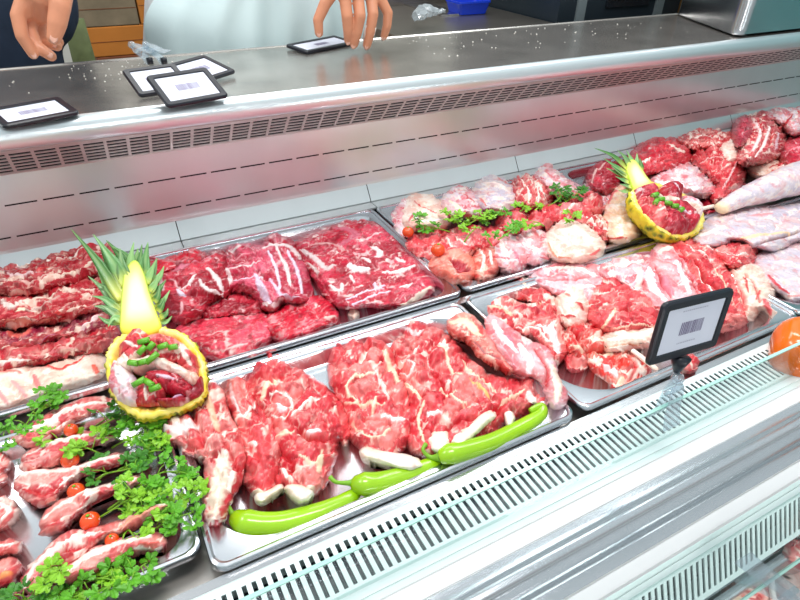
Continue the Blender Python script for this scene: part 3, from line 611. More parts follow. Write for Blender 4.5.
R_('lilac-skinned shoulder above the filled second pineapple', [(640,186),(648,174),(664,166),(684,164),(702,170),(714,180),(720,192),(706,198),(694,196),(690,206),(672,204),(652,198)], .105, 'pale', 137, -.3, matk='silver', fat=[([(656,182),(676,184),(690,190)],13,(250,240,244)),([(652,172),(672,172)],5,(206,110,140))], cre=[([(660,176),(684,178),(704,190)],3,.007)])
R_('crimson boned leg with white seams at the right of the lilac shoulder', [(690,158),(700,150),(716,147),(732,154),(744,166),(742,182),(736,196),(722,202),(708,198),(712,184),(700,172)], .1, 'lamb', 139, 1.0, col=dict(m=[(212,44,56),(196,36,50),(226,90,96)]), fat=[([(738,160),(730,176),(722,190)],3,(248,206,206)),([(700,164),(712,158),(726,158)],3,(248,200,196)),([(706,176),(714,186)],5,FF),([(730,190),(738,184)],7,(244,186,176))], cre=[([(716,160),(712,176),(716,190)],3.5,.008)])
R_('row of cream fat and red trimming along the back panel, fourth tray', [(676,142),(690,132),(706,130),(722,132),(738,138),(742,152),(728,158),(712,148),(696,150)], .085, 'bony', 141, 0, fat=[([(690,138),(706,136),(722,140)],5,FF)])
R_('round white bone knob between the red legs at the back', [(716,150),(722,143),(732,140),(742,146),(744,156),(736,162),(722,160)], .105, 'fat', 143, 0, col=dict(m=[(244,220,206),(240,206,190),(246,232,222)]))
R_('dark red scrap beside the pale carcass leg, behind the second pineapple', [(696,200),(706,198),(722,200),(730,206),(716,214),(702,212)], .04, 'beef', 145, .2)
p, q = W(696, 210, .01), W(715, 206, .01)
tag(limb('rib_bone', [p, (p+q)/2, q], [.007, .006, .007], 'bone', 146, n=18), 'short pink-white bone to the right of the second pineapple', 'bone')
R_('big shoulder with parallel fat and red stripes, farthest tray', [(730,156),(732,134),(738,122),(748,116),(762,114),(776,120),(788,134),(784,150),(774,160),(756,164),(740,164)], .13, 'bony', 151, 1.5, fat=[([(752,120),(760,134),(752,152)],7,(244,214,214)),([(770,126),(764,144),(756,156)],6,(246,224,222)),([(778,134),(776,150)],5,(240,206,214))], cre=[([(758,120),(764,138),(754,156)],3.5,.009,RD),([(772,130),(770,150)],3,.008,RD)], col=dict(m=[(206,60,70),(180,36,56),(226,120,124)]))
R_('round crimson muscle on the left of the striped shoulder', [(732,140),(734,126),(744,119),(754,122),(756,134),(748,144),(738,146)], .145, 'beef', 152, .2, col=dict(m=[(190,44,66),(170,30,56),(206,80,100)]))
R_('pale-skinned joint with red stripes at the top right corner', [(760,116),(772,110),(790,109),(812,106),(818,128),(800,136),(786,134),(774,124)], .13, 'pale', 153, .2, fat=[([(782,128),(792,116)],5,RD),([(798,112),(806,124)],7,(214,60,64))])
R_('dark red rump at the right border of the farthest tray', [(778,156),(780,144),(792,136),(806,130),(830,130),(835,165),(806,172),(788,168)], .11, 'beef', 155, .8, col=dict(m=[(200,36,60),(176,24,50),(216,80,96)]), fat=[([(784,156),(796,148),(812,150)],3,(236,150,160))])
R_('yellowish fatty edge under the striped shoulder', [(744,162),(756,160),(772,158),(782,162),(778,174),(762,176),(750,172)], .06, 'fat', 157, 0, fat=[([(770,168),(780,164)],5,RD)], col=dict(m=[(240,196,170),(236,186,160),(246,214,196)]))
R_('curled scarlet trimming just above the pale carcass leg', [(764,176),(770,166),(784,162),(800,168),(806,178),(790,182),(776,184)], .06, 'lamb', 159, .4, fat=[([(770,170),(784,166),(796,174)],4,FF)])
# ------------------------------------------------------------ rear tray of pale joints with parsley
G_J = 'pale joints in the parsley-garnished rear tray'
def J(label, poly, h, style, seed, ang=0., **k):
    k.setdefault('res', .0026); k.setdefault('hs', .85); k.setdefault('grow', 2.6); return M_('lamb_neck_joint', label, 'meat', G_J, poly, h, style, seed, ang, **k)
PK = dict(m=[(240,180,176),(226,130,134),(244,214,212)])
J('thin pale flap folded over the left rim of the parsley joint tray', [(391,222),(394,208),(404,200),(414,206),(412,222),(408,236),(398,234)], .045, 'pale', 161, 1.3)
J('striped white rolled joint, back left corner of the parsley joint tray', [(400,222),(402,206),(410,197),(424,194),(438,199),(447,210),(449,222),(440,230),(424,230),(410,230)], .075, 'fat', 162, -.5, fat=[([(414,202),(424,208),(436,213)],3.5,(206,60,64)),([(410,214),(424,222),(440,220)],5,(240,230,244)),([(409,222),(414,214)],4,(210,80,86))], cre=[([(412,204),(426,214),(444,216)],3,.005)])
J('white joint with a red slit, second along the back row', [(440,206),(444,196),(456,186),(468,189),(479,199),(485,210),(478,218),(462,216),(448,216)], .075, 'pale', 163, -.6, fat=[([(464,194),(474,202)],3.5,(206,60,64)),([(450,202),(462,210)],9,(250,228,206))], cre=[([(458,192),(468,206),(476,214)],2.5,.005)])
J('smooth bluish-white joint, middle of the back row', [(472,200),(475,186),(484,178),(497,176),(509,184),(517,193),(519,206),(508,213),(490,212),(480,210)], .08, 'skin', 164, -.5, fat=[([(484,182),(498,184),(510,194)],6,(250,226,220)),([(480,198),(486,206)],4,(226,110,110)),([(498,178),(512,186)],3.5,(214,90,90))])
J('small rack of ribs with white stripes, fourth along the back row', [(510,196),(513,182),(522,175),(536,179),(549,188),(553,198),(544,208),(528,210),(518,206)], .075, 'bony', 165, 1.2, fat=[([(520,180),(528,192),(528,204)],3,FF),([(530,180),(538,192),(538,204)],3,FF),([(540,186),(546,198)],3,FF)], cre=[([(525,180),(532,192),(532,206)],2.5,.006,(206,80,90)),([(536,184),(542,196),(542,206)],2.5,.005,(206,80,90))])
J('pink joint at the back right end of the parsley joint tray', [(534,178),(538,169),(548,166),(560,172),(572,183),(580,190),(574,198),(558,196),(546,190)], .07, 'pale', 166, -.6, fat=[([(546,172),(554,178)],5,(222,110,116))])
RL = dict(m=[(226,76,84),(208,54,66),(238,130,134)])
J('red tied roll behind the left tomato', [(404,246),(406,236),(416,230),(436,230),(446,238),(444,252),(432,258),(416,256)], .05, 'lamb', 167, .1, col=RL)
J('coarse red and white minced-looking roll in the middle of the joints', [(438,252),(440,238),(456,230),(474,228),(492,230),(504,228),(508,240),(498,248),(478,252),(456,258)], .06, 'lamb', 168, .3, col=RL, fat=[([(456,236),(466,244)],4,FF),([(446,240),(456,248)],3,FF)])
J('round red slice face between two parsley leaves', [(498,226),(502,214),(514,208),(526,212),(530,224),(524,232),(508,234)], .06, 'lamb', 169, .9, col=RL)
J('long knobbly red neck running to the right rim', [(524,226),(526,214),(544,208),(566,201),(584,192),(598,196),(606,208),(594,216),(568,220),(544,228),(532,232)], .062, 'lamb', 170, -.2, col=RL, lump=1.4, fat=[([(560,212),(574,206)],3,FF)])
J('salmon pink tube-shaped joint with a dark hollow end', [(428,266),(434,255),(448,249),(462,250),(473,258),(475,272),(468,282),(454,283),(440,276)], .078, 'shank', 171, .2, col=dict(m=[(240,136,116),(236,120,104),(244,166,150)], thr=.4), fat=[([(456,260),(461,266),(466,268)],22,(170,20,50)),([(452,262),(458,274),(470,276)],3,(240,160,150))], cre=[([(456,260),(461,266),(466,268)],14,.02)])
J('salmon curled joint leaning on the hollow one', [(474,262),(473,247),(479,238),(490,240),(499,252),(498,268),(488,279),(476,279)], .05, 'shank', 172, 1.3, fat=[([(478,246),(484,258),(480,272)],3.5,FF),([(490,250),(492,264)],4,FF)], cre=[([(484,246),(488,262),(484,276)],2.5,.006)])
J('smooth white and pink joint in the middle of the front row', [(490,250),(494,240),(506,234),(518,236),(529,247),(531,260),(522,271),(506,272),(496,264)], .06, 'pale', 173, -.8, matk='silver', fat=[([(514,250),(520,264)],5,(214,110,130)),([(500,242),(508,256)],9,(250,238,236))])
J('rounded creamy joint beside the white-capped one', [(516,244),(519,232),(530,226),(543,231),(551,242),(552,256),(542,264),(528,264)], .062, 'pale', 174, -.6, fat=[([(531,230),(538,235)],5,(222,100,104)),([(528,244),(540,252)],10,(250,232,222))])
J('largest joint with a broad white fat cap, right of the front row', [(544,250),(546,236),(554,225),(566,219),(584,223),(599,233),(606,245),(600,257),(584,262),(566,263),(552,260)], .075, 'fat', 175, .1, dome=.2, fat=[([(560,230),(576,232),(592,240)],14,(253,243,232)),([(548,244),(556,256),(570,259)],5,(236,150,120)),([(590,256),(600,250)],6,(226,90,96))])
J('pink ribbed strip beside the white-capped joint', [(574,220),(580,213),(594,213),(606,220),(614,230),(610,240),(600,238),(588,228)], .06, 'bony', 176, -.6, fat=[([(586,218),(600,228)],2.5,FF),([(594,216),(608,230)],2.5,FF)])
J('tan-skinned joint resting against the second pineapple', [(604,232),(604,214),(608,200),(616,188),(626,188),(632,206),(642,222),(640,234),(628,242),(612,242)], .07, 'fat', 177, 1.2, col=dict(m=[(240,204,170),(236,190,156),(244,214,190)]), fat=[([(608,204),(614,192),(624,192)],6,(230,110,116)),([(606,238),(616,240),(626,238)],6,(214,50,50)),([(634,218),(640,230)],6,(150,30,50))], cre=[([(612,206),(622,212),(632,212)],3,.005)])
# ------------------------------------------------------------ beef
G_K = 'deep red beef in the middle rear tray'
def K(label, poly, h, style, seed, ang=0., **k):
    k['fat'] = [(q[0], q[1]*1.45)+tuple(q[2:]) for q in k.get('fat', ())]; return M_('beef_cut', label, 'meat', G_K, poly, h, style, seed, ang, **k)
SC_ = (240, 222, 222)
K('torn red fringe of beef along the back of the folded piece', [(144,272),(147,259),(162,256),(182,254),(196,250),(208,254),(204,266),(176,274),(154,280)], .07, 'beef', 181, .1, col=dict(m=[(206,24,50),(190,20,44),(216,60,76)]))
K('folded dark beef chunk directly right of the pineapple crown', [(158,296),(158,276),(166,266),(186,260),(206,254),(222,251),(230,266),(234,284),(228,296),(212,304),(204,314),(192,322),(180,323),(168,314)], .085, 'beef', 182, .15, raise_far=.7, fat=[([(162,270),(184,266),(210,258)],2.5,(214,120,140)),([(208,270),(216,276),(222,290)],5,SC_),([(176,288),(188,284),(196,276)],3,SC_),([(178,290),(184,294)],5,(216,206,222)),([(200,280),(208,292),(222,294)],4,SC_),([(182,304),(181,316)],2.5,(230,170,176)),([(160,278),(164,292)],3.5,(230,206,206))], cre=[([(172,296),(192,292),(214,298)],4,.01),([(200,258),(196,272),(186,284)],2.5,.004)])
K('low dark beef muscle in the shade of the folded chunks', [(200,318),(208,300),(226,294),(248,296),(262,304),(258,314),(236,316),(214,320)], .05, 'beef', 183, .1)
K('beef covered in silvery stripes, middle of the beef tray', [(222,282),(224,262),(231,247),(244,243),(260,247),(266,238),(276,234),(288,238),(296,248),(304,264),(310,282),(312,298),(302,305),(284,303),(276,310),(264,309),(256,300),(246,294),(230,292)], .085, 'beef', 184, 1.9, raise_far=.7, col=dict(m=[(190,26,54),(176,30,58),(214,84,110)], streak=.6),
  fat=[([(264,250),(276,243),(290,248),(300,258)],6,SC_),([(268,252),(276,268),(280,288)],3,SV),([(276,248),(286,266),(290,286)],3.5,SC_),([(288,252),(298,274),(302,292)],3,SV),([(256,274),(262,290),(270,303)],6,(222,200,222)),([(228,262),(236,258),(250,254)],2,(226,150,160)),([(230,270),(244,266),(260,262)],2.2,SC_),([(234,278),(250,276),(262,276)],2,SV),([(225,268),(230,278),(226,288)],4,SC_),([(264,304),(274,306),(282,300)],5,SC_),([(270,280),(284,296),(298,298)],4,(220,196,216)),([(230,252),(240,248)],4,SC_)], cre=[([(260,248),(256,262),(260,280)],2.5,.005),([(280,250),(288,272),(292,296)],2,.004)])
K('large flat beef slab with white marbling at the right of the beef tray', [(296,244),(306,238),(322,231),(338,224),(343,219),(354,221),(364,219),(380,226),(394,238),(408,254),(422,270),(434,284),(430,293),(414,301),(396,308),(372,306),(346,308),(332,303),(322,290),(310,272),(300,258)], .05, 'slab', 186, .55, dome=.2, fat=[([(302,250),(314,258),(326,268),(334,266)],6,(214,196,196)),([(350,266),(358,271),(368,269)],8,(244,230,232)),([(372,246),(380,252),(376,258)],6,(240,222,222)),([(384,272),(400,271),(414,267)],5,(240,228,228)),([(330,286),(340,290),(342,284)],4,SC_),([(350,276),(354,282)],3,SC_),([(374,284),(378,290),(384,286)],3.5,(220,204,226)),([(402,304),(414,300),(430,288)],6,(246,224,206)),([(346,300),(362,292),(384,290)],2,SV),([(352,304),(372,296),(390,292)],2,SV),([(360,242),(372,236),(382,232)],3,(230,190,196)),([(336,228),(356,234),(340,244)],9,(196,96,116)),([(362,258),(370,262)],4,SC_),([(308,262),(318,272)],4,(206,190,186)),([(396,258),(404,262)],4,SC_),([(400,288),(412,284)],3,SC_),([(316,242),(334,244),(348,252)],3,(206,150,150))], cre=[([(300,248),(312,264),(324,284),(334,300)],2.5,.004),([(344,306),(372,300),(400,292)],2,.003)])
K('red stringy skirt of beef hanging over the front of the middle tray', [(176,332),(184,324),(206,317),(232,312),(254,311),(268,318),(274,330),(268,342),(256,350),(244,358),(226,361),(208,357),(198,348),(184,344)], .045, 'slab', 187, -.25, col=dict(m=[(206,28,54),(190,24,50),(222,70,92)], thr=.5, streak=.45, fib=1.3), fat=[([(226,358),(238,359),(250,354)],5,(246,206,180)),([(228,348),(246,344)],3,(240,190,190))], cre=[([(200,330),(226,326),(256,326)],2,.003),([(206,344),(232,338),(262,336)],2,.003)])
K('short red end piece of beef under the silvery one', [(262,326),(270,314),(290,305),(310,298),(324,299),(334,308),(336,320),(322,330),(300,338),(284,341),(270,336)], .05, 'slab', 188, .4, col=dict(m=[(206,26,52),(188,20,46),(220,70,92)], thr=.45, streak=.45, fib=1.3), fat=[([(326,318),(334,316)],5,(240,200,190))])
K('crumb of beef fat lying in the tray corner', [(350,313),(354,310),(357,313),(354,316)], .006, 'fat', 189, 0, z0=FLOORZ+.002)
# ------------------------------------------------------------ ribs at the left rear
G_L = 'dark rib slabs in the left rear tray'
def Lr(label, poly, h, style, seed, ang=0., **k): return M_('rib_slab', label, 'meat', G_L, poly, h, style, seed, ang, **k)
Lr('rib slab at the back, below the slotted panel at the left edge', [(-30,284),(-28,264),(0,266),(20,262),(50,252),(76,242),(94,236),(110,240),(122,248),(126,262),(118,276),(100,276),(70,288),(30,296),(0,298)], .10, 'rib', 191, .15, raise_far=.8, fat=[([(8,274),(24,276),(40,270)],5,(238,206,206)),([(62,276),(80,270),(92,262)],5.5,(238,214,196)),([(0,281),(26,283),(48,276)],3,(236,190,180)),([(48,264),(66,258),(84,250)],3,FF),([(34,272),(50,268)],4,(214,40,44)),([(14,260),(4,264)],3,(244,190,90))], cre=[([(-10,288),(30,286),(70,280),(100,268)],4,.01),([(30,262),(60,256),(90,246)],3,.006)])
Lr('second rib slab from the back with a wavy fat edge', [(-30,320),(-30,296),(0,294),(30,292),(64,284),(96,276),(112,282),(116,296),(108,306),(94,314),(72,320),(40,324),(10,328),(-20,330)], .085, 'rib', 192, .12, raise_far=.5, fat=[([(2,300),(12,310),(22,304)],7,(234,214,206)),([(22,302),(44,298),(66,290),(94,290)],4.5,(238,212,196)),([(26,310),(46,304),(60,300)],4,(206,170,160)),([(70,312),(84,306)],8,(240,206,190)),([(18,312),(24,310)],6,(232,222,190)),([(52,314),(66,312)],5,(210,50,50)),([(-8,322),(20,322),(50,318)],4,(230,150,130))], cre=[([(-10,302),(20,298),(60,292),(100,286)],4,.009),([(30,312),(56,304),(80,300)],3,.007)])
Lr('dark slab in the gap below the second rib slab', [(-30,352),(-30,328),(0,330),(34,330),(66,322),(88,312),(104,312),(106,324),(92,334),(60,342),(28,350),(0,352)], .055, 'rib', 193, .2, col=dict(m=[(160,30,50),(140,30,60),(200,80,80)]), fat=[([(10,332),(24,334),(30,330)],9,(230,110,100)),([(80,330),(92,322),(102,316)],6,(238,206,206)),([(36,344),(56,336)],3,(180,110,150))])
Lr('smooth red rib slab with a white fat edge, third from the back', [(-30,378),(-30,356),(0,350),(20,345),(50,340),(80,332),(104,324),(116,328),(114,344),(104,350),(80,354),(50,362),(30,366),(0,374)], .055, 'rib', 194, .17, fat=[([(6,348),(24,346),(50,340),(72,336)],4,(240,216,206)),([(4,350),(14,346)],6,(242,226,206)),([(20,356),(50,352),(84,346)],2,(220,120,124)),([(-10,366),(10,362),(30,362)],6,(240,222,214))], cre=[([(22,358),(56,354),(100,344)],2.5,.005)])
Lr('breast slab of white rib bones nearest the front of the left rear tray', [(-30,412),(-30,378),(0,368),(24,364),(44,366),(66,358),(92,352),(104,358),(106,370),(98,378),(76,386),(50,394),(20,404),(0,410)], .045, 'fat', 195, .15, fat=[([(46,366),(60,370),(70,364),(84,356)],4,(214,24,30)),([(34,376),(40,390)],5,(232,120,120)),([(12,380),(26,396)],4,(236,160,160)),([(-4,388),(8,404)],4,(232,150,150)),([(94,366),(98,374)],5,(226,80,60)),([(2,372),(20,372)],4,(230,120,110)),([(60,380),(80,374)],9,(252,230,206))], cre=[([(28,374),(36,392)],3,.004),([(6,382),(18,398)],3,.004)])
# ------------------------------------------------------------ chops
G_M = 'lamb chops fanned out on parsley'
def CH(label, poly, seed, ang, h=.022, z0=-.014, fat=(), cre=(), **k):
    return M_('lamb_chop', label, 'lamb chop', G_M, poly, h, 'chop', seed, ang, z0=z0, fat=fat, cre=cre, res=.0016, dome=.25, skirt=.004, grow=1.2, hs=.9, **k)
CH('topmost lamb chop of the fan, under the ribs tray rim', [(7,436),(12,429),(30,425),(50,412),(75,401),(100,397),(114,401),(112,409),(92,414),(74,424),(54,436),(38,447),(24,446),(12,442)], 201, .45, fat=[([(16,430),(36,428),(56,416),(80,406),(110,402)],4.5,FF),([(24,436),(38,438)],7,(214,90,90)),([(70,414),(90,410),(110,406)],2.5,(222,110,110))], cre=[([(30,442),(52,428),(76,412)],2.5,.004,(200,80,80))])
CH('second chop of the fan, its bone pointing at the filled pineapple', [(21,468),(24,456),(38,446),(60,440),(84,432),(112,429),(117,433),(112,438),(92,444),(72,452),(58,464),(42,468),(30,473)], 202, .35, fat=[([(26,456),(46,446),(70,438),(112,432)],4,FF),([(34,464),(48,458)],9,(226,150,146)),([(24,466),(32,470)],4,(236,150,140))], cre=[([(50,450),(72,446),(92,440)],2,.003,(206,90,90))])
CH('third chop of the fan with a ragged dark red end', [(14,486),(18,476),(38,470),(62,468),(86,462),(110,455),(136,452),(139,456),(116,463),(94,470),(76,478),(62,490),(52,502),(36,505),(22,498)], 203, .35, fat=[([(20,478),(44,471),(74,468),(106,458),(134,455)],4,FF),([(36,484),(54,478)],10,(228,160,152)),([(24,490),(44,498)],5,(190,40,44)),([(60,484),(72,476)],3.5,FF)], cre=[([(28,490),(46,494),(56,486)],3,.005,RD)])
CH('fourth chop of the fan, between two cherry tomatoes', [(40,532),(43,516),(54,504),(74,494),(98,487),(122,480),(138,475),(141,480),(126,489),(104,496),(88,506),(74,518),(62,528),(50,534)], 204, .5, fat=[([(44,518),(58,506),(80,494),(108,485),(136,478)],4,FF),([(60,512),(74,508)],9,(228,150,144)),([(46,528),(56,524)],4,(200,50,54)),([(78,510),(92,500)],4,FF)], cre=[([(54,520),(70,512),(88,502)],2.5,.004,(200,80,80))])
CH('long chop with a slender browned bone, fifth in the fan', [(20,590),(26,574),(40,556),(56,540),(70,532),(96,527),(120,520),(146,508),(168,502),(173,506),(150,518),(128,530),(104,538),(88,552),(70,566),(52,578),(38,592)], 205, .75, h=.028, z0=-.012, fat=[([(24,586),(34,568),(50,552)],4,FF),([(120,526),(144,514),(168,506)],4,(236,160,130)),([(60,546),(80,536),(104,532)],3,FF),([(56,562),(70,554)],6,(170,30,40)),([(90,540),(104,534)],6,(214,70,74))], cre=[([(44,566),(62,552),(84,544)],3,.006,RD)])
CH('lowest chop of the fan with a wide striped bone end', [(52,584),(62,570),(80,556),(100,546),(128,538),(158,533),(165,538),(162,549),(138,553),(116,562),(96,572),(74,580)], 206, .35, h=.028, z0=-.008, fat=[([(66,570),(86,556),(112,545),(150,537)],5,FF),([(84,566),(104,556)],9,(228,160,150)),([(56,580),(66,574)],7,(240,190,110)),([(140,545),(158,543)],3,(214,90,80)),([(134,549),(150,548)],3,FF)], cre=[([(100,562),(124,552),(156,546)],2,.004,(206,90,80))])
CH('cut-off chop end at the left border, highest of four', [(-24,462),(-8,452),(4,449),(9,458),(6,470),(5,482),(-6,488),(-24,490)], 207, .4, z0=FLOORZ+.004)
CH('cut-off chop end at the left border, second from the top', [(-24,506),(-4,499),(8,497),(17,506),(15,520),(0,528),(-24,532)], 208, .4, z0=FLOORZ+.004, fat=[([(-4,502),(10,510),(2,522)],4,FF)])
CH('cut-off chop end at the left border, third from the top', [(-24,548),(-6,543),(15,540),(20,547),(14,553),(-24,558)], 209, .3, z0=FLOORZ+.004, fat=[([(-8,548),(14,545)],3,FF)])
CH('cut-off chop end with orange fat at the left border, lowest of four', [(-24,568),(-6,562),(16,558),(21,566),(18,576),(4,584),(-24,588)], 210, .3, z0=FLOORZ+.004, fat=[([(-6,578),(10,574)],5,(244,150,90))])
CH('pale scrap of chop in the bottom left corner', [(-20,600),(0,592),(16,589),(18,597),(6,606),(-20,612)], 211, .3, z0=FLOORZ+.004, fat=[([(0,600),(12,594)],6,FF)])

# ------------------------------------------------------------ green chillies
CHILI = mat('chilli_skin', (156, 206, 16), .22, coat=.5, var=.25, vscale=14, bump=.15, bscale=30)
STALK = mat('green_stalk', (120, 170, 40), .45)
def smoothpts(pp, n=6): return [tuple(p) for p in crom(np.array(pp, float), n, False)]
def interp_r(rr, m): return list(np.interp(np.linspace(0, 1, m), np.linspace(0, 1, len(rr)), rr))
def chilli(label, stalk, body, radii, z=FLOORZ):
    B0 = [W(x, y, z+r*.9+dz+.010) for (x, y, dz), r in zip(body, radii)]
    e = empty('green_chilli', tuple(B0[0]), label, 'chilli pepper', 'green chillies along the front of the lamb tray')
    radii = [q*1.22 for q in radii]; P = smoothpts(B0, 8); mb = MB(); mb.tube(P, interp_r(radii, len(P)), 18, flat=.85)
    mb.build('flesh', CHILI, e)
    Sg = [W(x, y, z+radii[0]*.8+dz+.010) for x, y, dz in stalk]+[B0[0]]
    P = smoothpts(Sg, 6); MB().tube(P, interp_r([.0034, .0026, .0026, .0034, .007], len(P)), 10).build('stem', STALK, e)
chilli('leftmost green chilli, its curled stalk against the leg joint bone', [(229,492,.014),(227,500,.012),(230,510,.006)], [(235,517,0),(246,522,0),(262,524,0),(282,523,0),(305,517,0),(328,509,0),(348,499,0),(364,486,0)], [.008,.0135,.0125,.0122,.0115,.010,.0085,.004])
chilli('middle green chilli, its stem end resting on the leftmost chilli', [(330,477,.016),(336,482,.014),(346,483,.010)], [(354,483,.006),(364,484,.004),(380,483,0),(398,478,0),(418,471,0),(436,462,0),(448,452,0)], [.008,.0135,.0128,.0115,.0105,.009,.004])
chilli('rightmost green chilli with its tip curled back on itself', [(426,444,.020),(423,450,.018),(430,457,.012)], [(440,457,.016),(450,454,.016),(470,449,.013),(492,442,.010),(512,432,.008),(530,422,.008),(541,414,.010),(541,407,.014),(530,411,.018)], [.008,.0125,.0118,.0108,.010,.0092,.0075,.006,.0035])
# ------------------------------------------------------------ herbs
PARS = [mat('parsley_leaf', (96, 172, 34), .4, var=.35, vscale=60), mat('parsley_leaf_light', (140, 200, 44), .4, var=.3, vscale=60), mat('parsley_leaf_dark', (62, 130, 30), .45, var=.3, vscale=60)]
def leaf(mb, o, d, up, L, rnd):
    d = d.normalized(); s = d.cross(up).normalized(); n = s.cross(d)
    for lobe, ln in ((-.95, .78), (0, 1.), (.95, .78)):
        dd = (d*math.cos(lobe)+s*math.sin(lobe)).normalized(); ss = dd.cross(n).normalized()
        w = L*.36*ln; l = L*ln; cu = rnd.uniform(-.25, .35)*L; k = rnd.uniform(.8, 1.2)
        out = [(0, 0), (.25, .25*k), (.42, .75), (.55, .55), (.68, 1.0*k), (.78, .6), (.92, .6), (1., 0), (.92, -.6), (.78, -.6), (.68, -1.0), (.55, -.55), (.42, -.75), (.25, -.25)]
        vs = [o+dd*(l*a)+ss*(w*b)+n*(cu*a*a-abs(b)*w*.25) for a, b in out]
        mid = [o+dd*(l*a)+n*(cu*a*a+.04*L) for a in (.3, .6, .85)]
        k0 = 14
        fs = [(0, 1, k0), (1, 2, k0), (2, 3, k0+1, k0), (3, 4, k0+1), (4, 5, k0+1), (5, 6, k0+2, k0+1), (6, 7, k0+2), (7, 8, k0+2), (8, 9, k0+1, k0+2), (9, 10, k0+1), (10, 11, k0+1), (11, 12, k0, k0+1), (12, 13, k0), (13, 0, k0)]
        mb.add(vs+mid, fs)
def sprig(label, group, pts, nl=7, L=.016, m=0, seed=0, spread=.02):
    "pts: (px, py, z) root to tip"
    rnd = random.Random(seed); P = [Vector(W(*p)) for p in pts]; C = [Vector(p) for p in smoothpts([tuple(p) for p in P], 5)]
    e = empty('parsley_sprig', C[0], label, 'parsley', group)
    st = MB(); st.tube(C, interp_r([.0016, .0008], len(C)), 6); fo = MB()
    for i in range(nl):
        t = .25+.75*(i+1)/nl; k = min(int(t*(len(C)-1)), len(C)-2); o = C[k]; d = (C[k+1]-C[max(k-1, 0)]).normalized()
        sd = Vector((rnd.uniform(-1, 1), rnd.uniform(-1, 1), rnd.uniform(-.1, .55))).normalized()
        tip = o+(d*.5+sd).normalized()*spread*rnd.uniform(.5, 1.2) if i < nl-1 else C[-1]
        tip.z = max(tip.z, FLOORZ+.004)
        st.tube([o, (o+tip)/2+Vector((0, 0, .003)), tip], [.0008, .0007, .0005], 5)
        for q in range(3):
            a = (q-1)*1.0+rnd.uniform(-.3, .3); dv = (tip-o)
            if dv.length < 1e-4: dv = d
            dv = Matrix.Rotation(a, 3, 'Z') @ dv.normalized(); dv.z = rnd.uniform(-.25, .35)
            up = Vector((rnd.uniform(-.5, .5), rnd.uniform(-.6, .3), 1)).normalized()
            leaf(fo, tip+dv.normalized()*.002, dv, up, L*rnd.uniform(.75, 1.25), rnd)
    st.build('stem', STALK, e); fo.build('foliage', PARS[m], e, False)
GP = 'parsley sprigs under and beside the lamb chops'
for i, (lab, pts, nl, mm) in enumerate([
    ('parsley sprig at the left rim above the topmost chop', [(14,446,-.01),(22,432,0),(34,414,.012),(52,405,.016)], 7, 0),
    ('parsley sprig at the left border beside the chop ends', [(-10,446,-.01),(4,440,0),(16,432,.008)], 5, 0),
    ('parsley tuft between the topmost and second chop tips', [(58,436,-.01),(64,440,-.004),(54,444,.004)], 3, 1),
    ('parsley sprig under the rim of the filled pineapple', [(92,430,-.01),(108,422,.0),(122,414,.01),(134,412,.012)], 7, 2),
    ('parsley sprig right of the topmost chop bone', [(108,436,-.01),(122,428,.004),(140,418,.014),(158,424,.016)], 9, 0),
    ('parsley leaf cluster lying over the second chop', [(104,456,-.006),(92,450,.006),(82,446,.014)], 3, 1),
    ('parsley sprig to the right of the second chop bone', [(112,448,-.01),(126,440,.004),(142,434,.012),(156,438,.012)], 9, 1),
    ('parsley sprig right of the third chop bone', [(118,470,-.012),(134,462,0),(150,452,.01),(164,450,.012)], 9, 0),
    ('parsley sprig between the third and fourth chop bones', [(96,482,-.012),(106,474,-.004),(124,470,.004),(140,466,.008)], 7, 2),
    ('parsley sprig spilling over the right rim of the chops tray', [(128,490,-.012),(146,482,0),(164,472,.008),(178,474,.008)], 9, 0),
    ('parsley sprig beside the fourth chop bone', [(108,510,-.012),(122,500,-.002),(142,490,.006),(160,486,.01)], 8, 0),
    ('light green parsley sprig above the long browned chop bone', [(96,520,-.012),(112,510,0),(128,500,.008),(146,496,.012)], 7, 1),
    ('parsley sprig reaching the corner of the chilli tray', [(150,520,-.01),(166,510,.004),(184,500,.012),(198,494,.014)], 9, 1),
    ('parsley sprig hanging to the right of the browned chop bone', [(146,534,-.01),(160,526,.002),(176,518,.010),(194,512,.012)], 9, 0),
    ('parsley sprig between the two lowest chops', [(118,538,-.008),(128,530,.006),(136,540,.016)], 3, 1),
    ('parsley sprig at the very bottom below the lowest chop', [(34,604,-.01),(60,594,0),(86,582,.010),(112,576,.014)], 9, 1),
    ('bushy parsley sprig at the bottom edge of the chops tray', [(52,606,-.01),(80,598,0),(106,588,.010),(130,578,.012)], 9, 0),
    ('dark parsley sprig on the front rim of the chops tray', [(90,604,-.01),(112,590,0),(134,572,.008),(148,562,.008)], 7, 0),
    ('parsley sprig in the bottom left corner of the picture', [(6,606,-.01),(24,600,.0),(40,594,.012)], 6, 2),
    ('parsley leaves under the lower left chop ends', [(60,590,-.01),(64,578,.012),(58,572,.018)], 3, 1)]):
    sprig(lab, GP, [(x, y, z-.007) for x, y, z in pts], nl+2, .0115, mm, 300+i, .021)
GQ = 'parsley garnish between the pale joints'
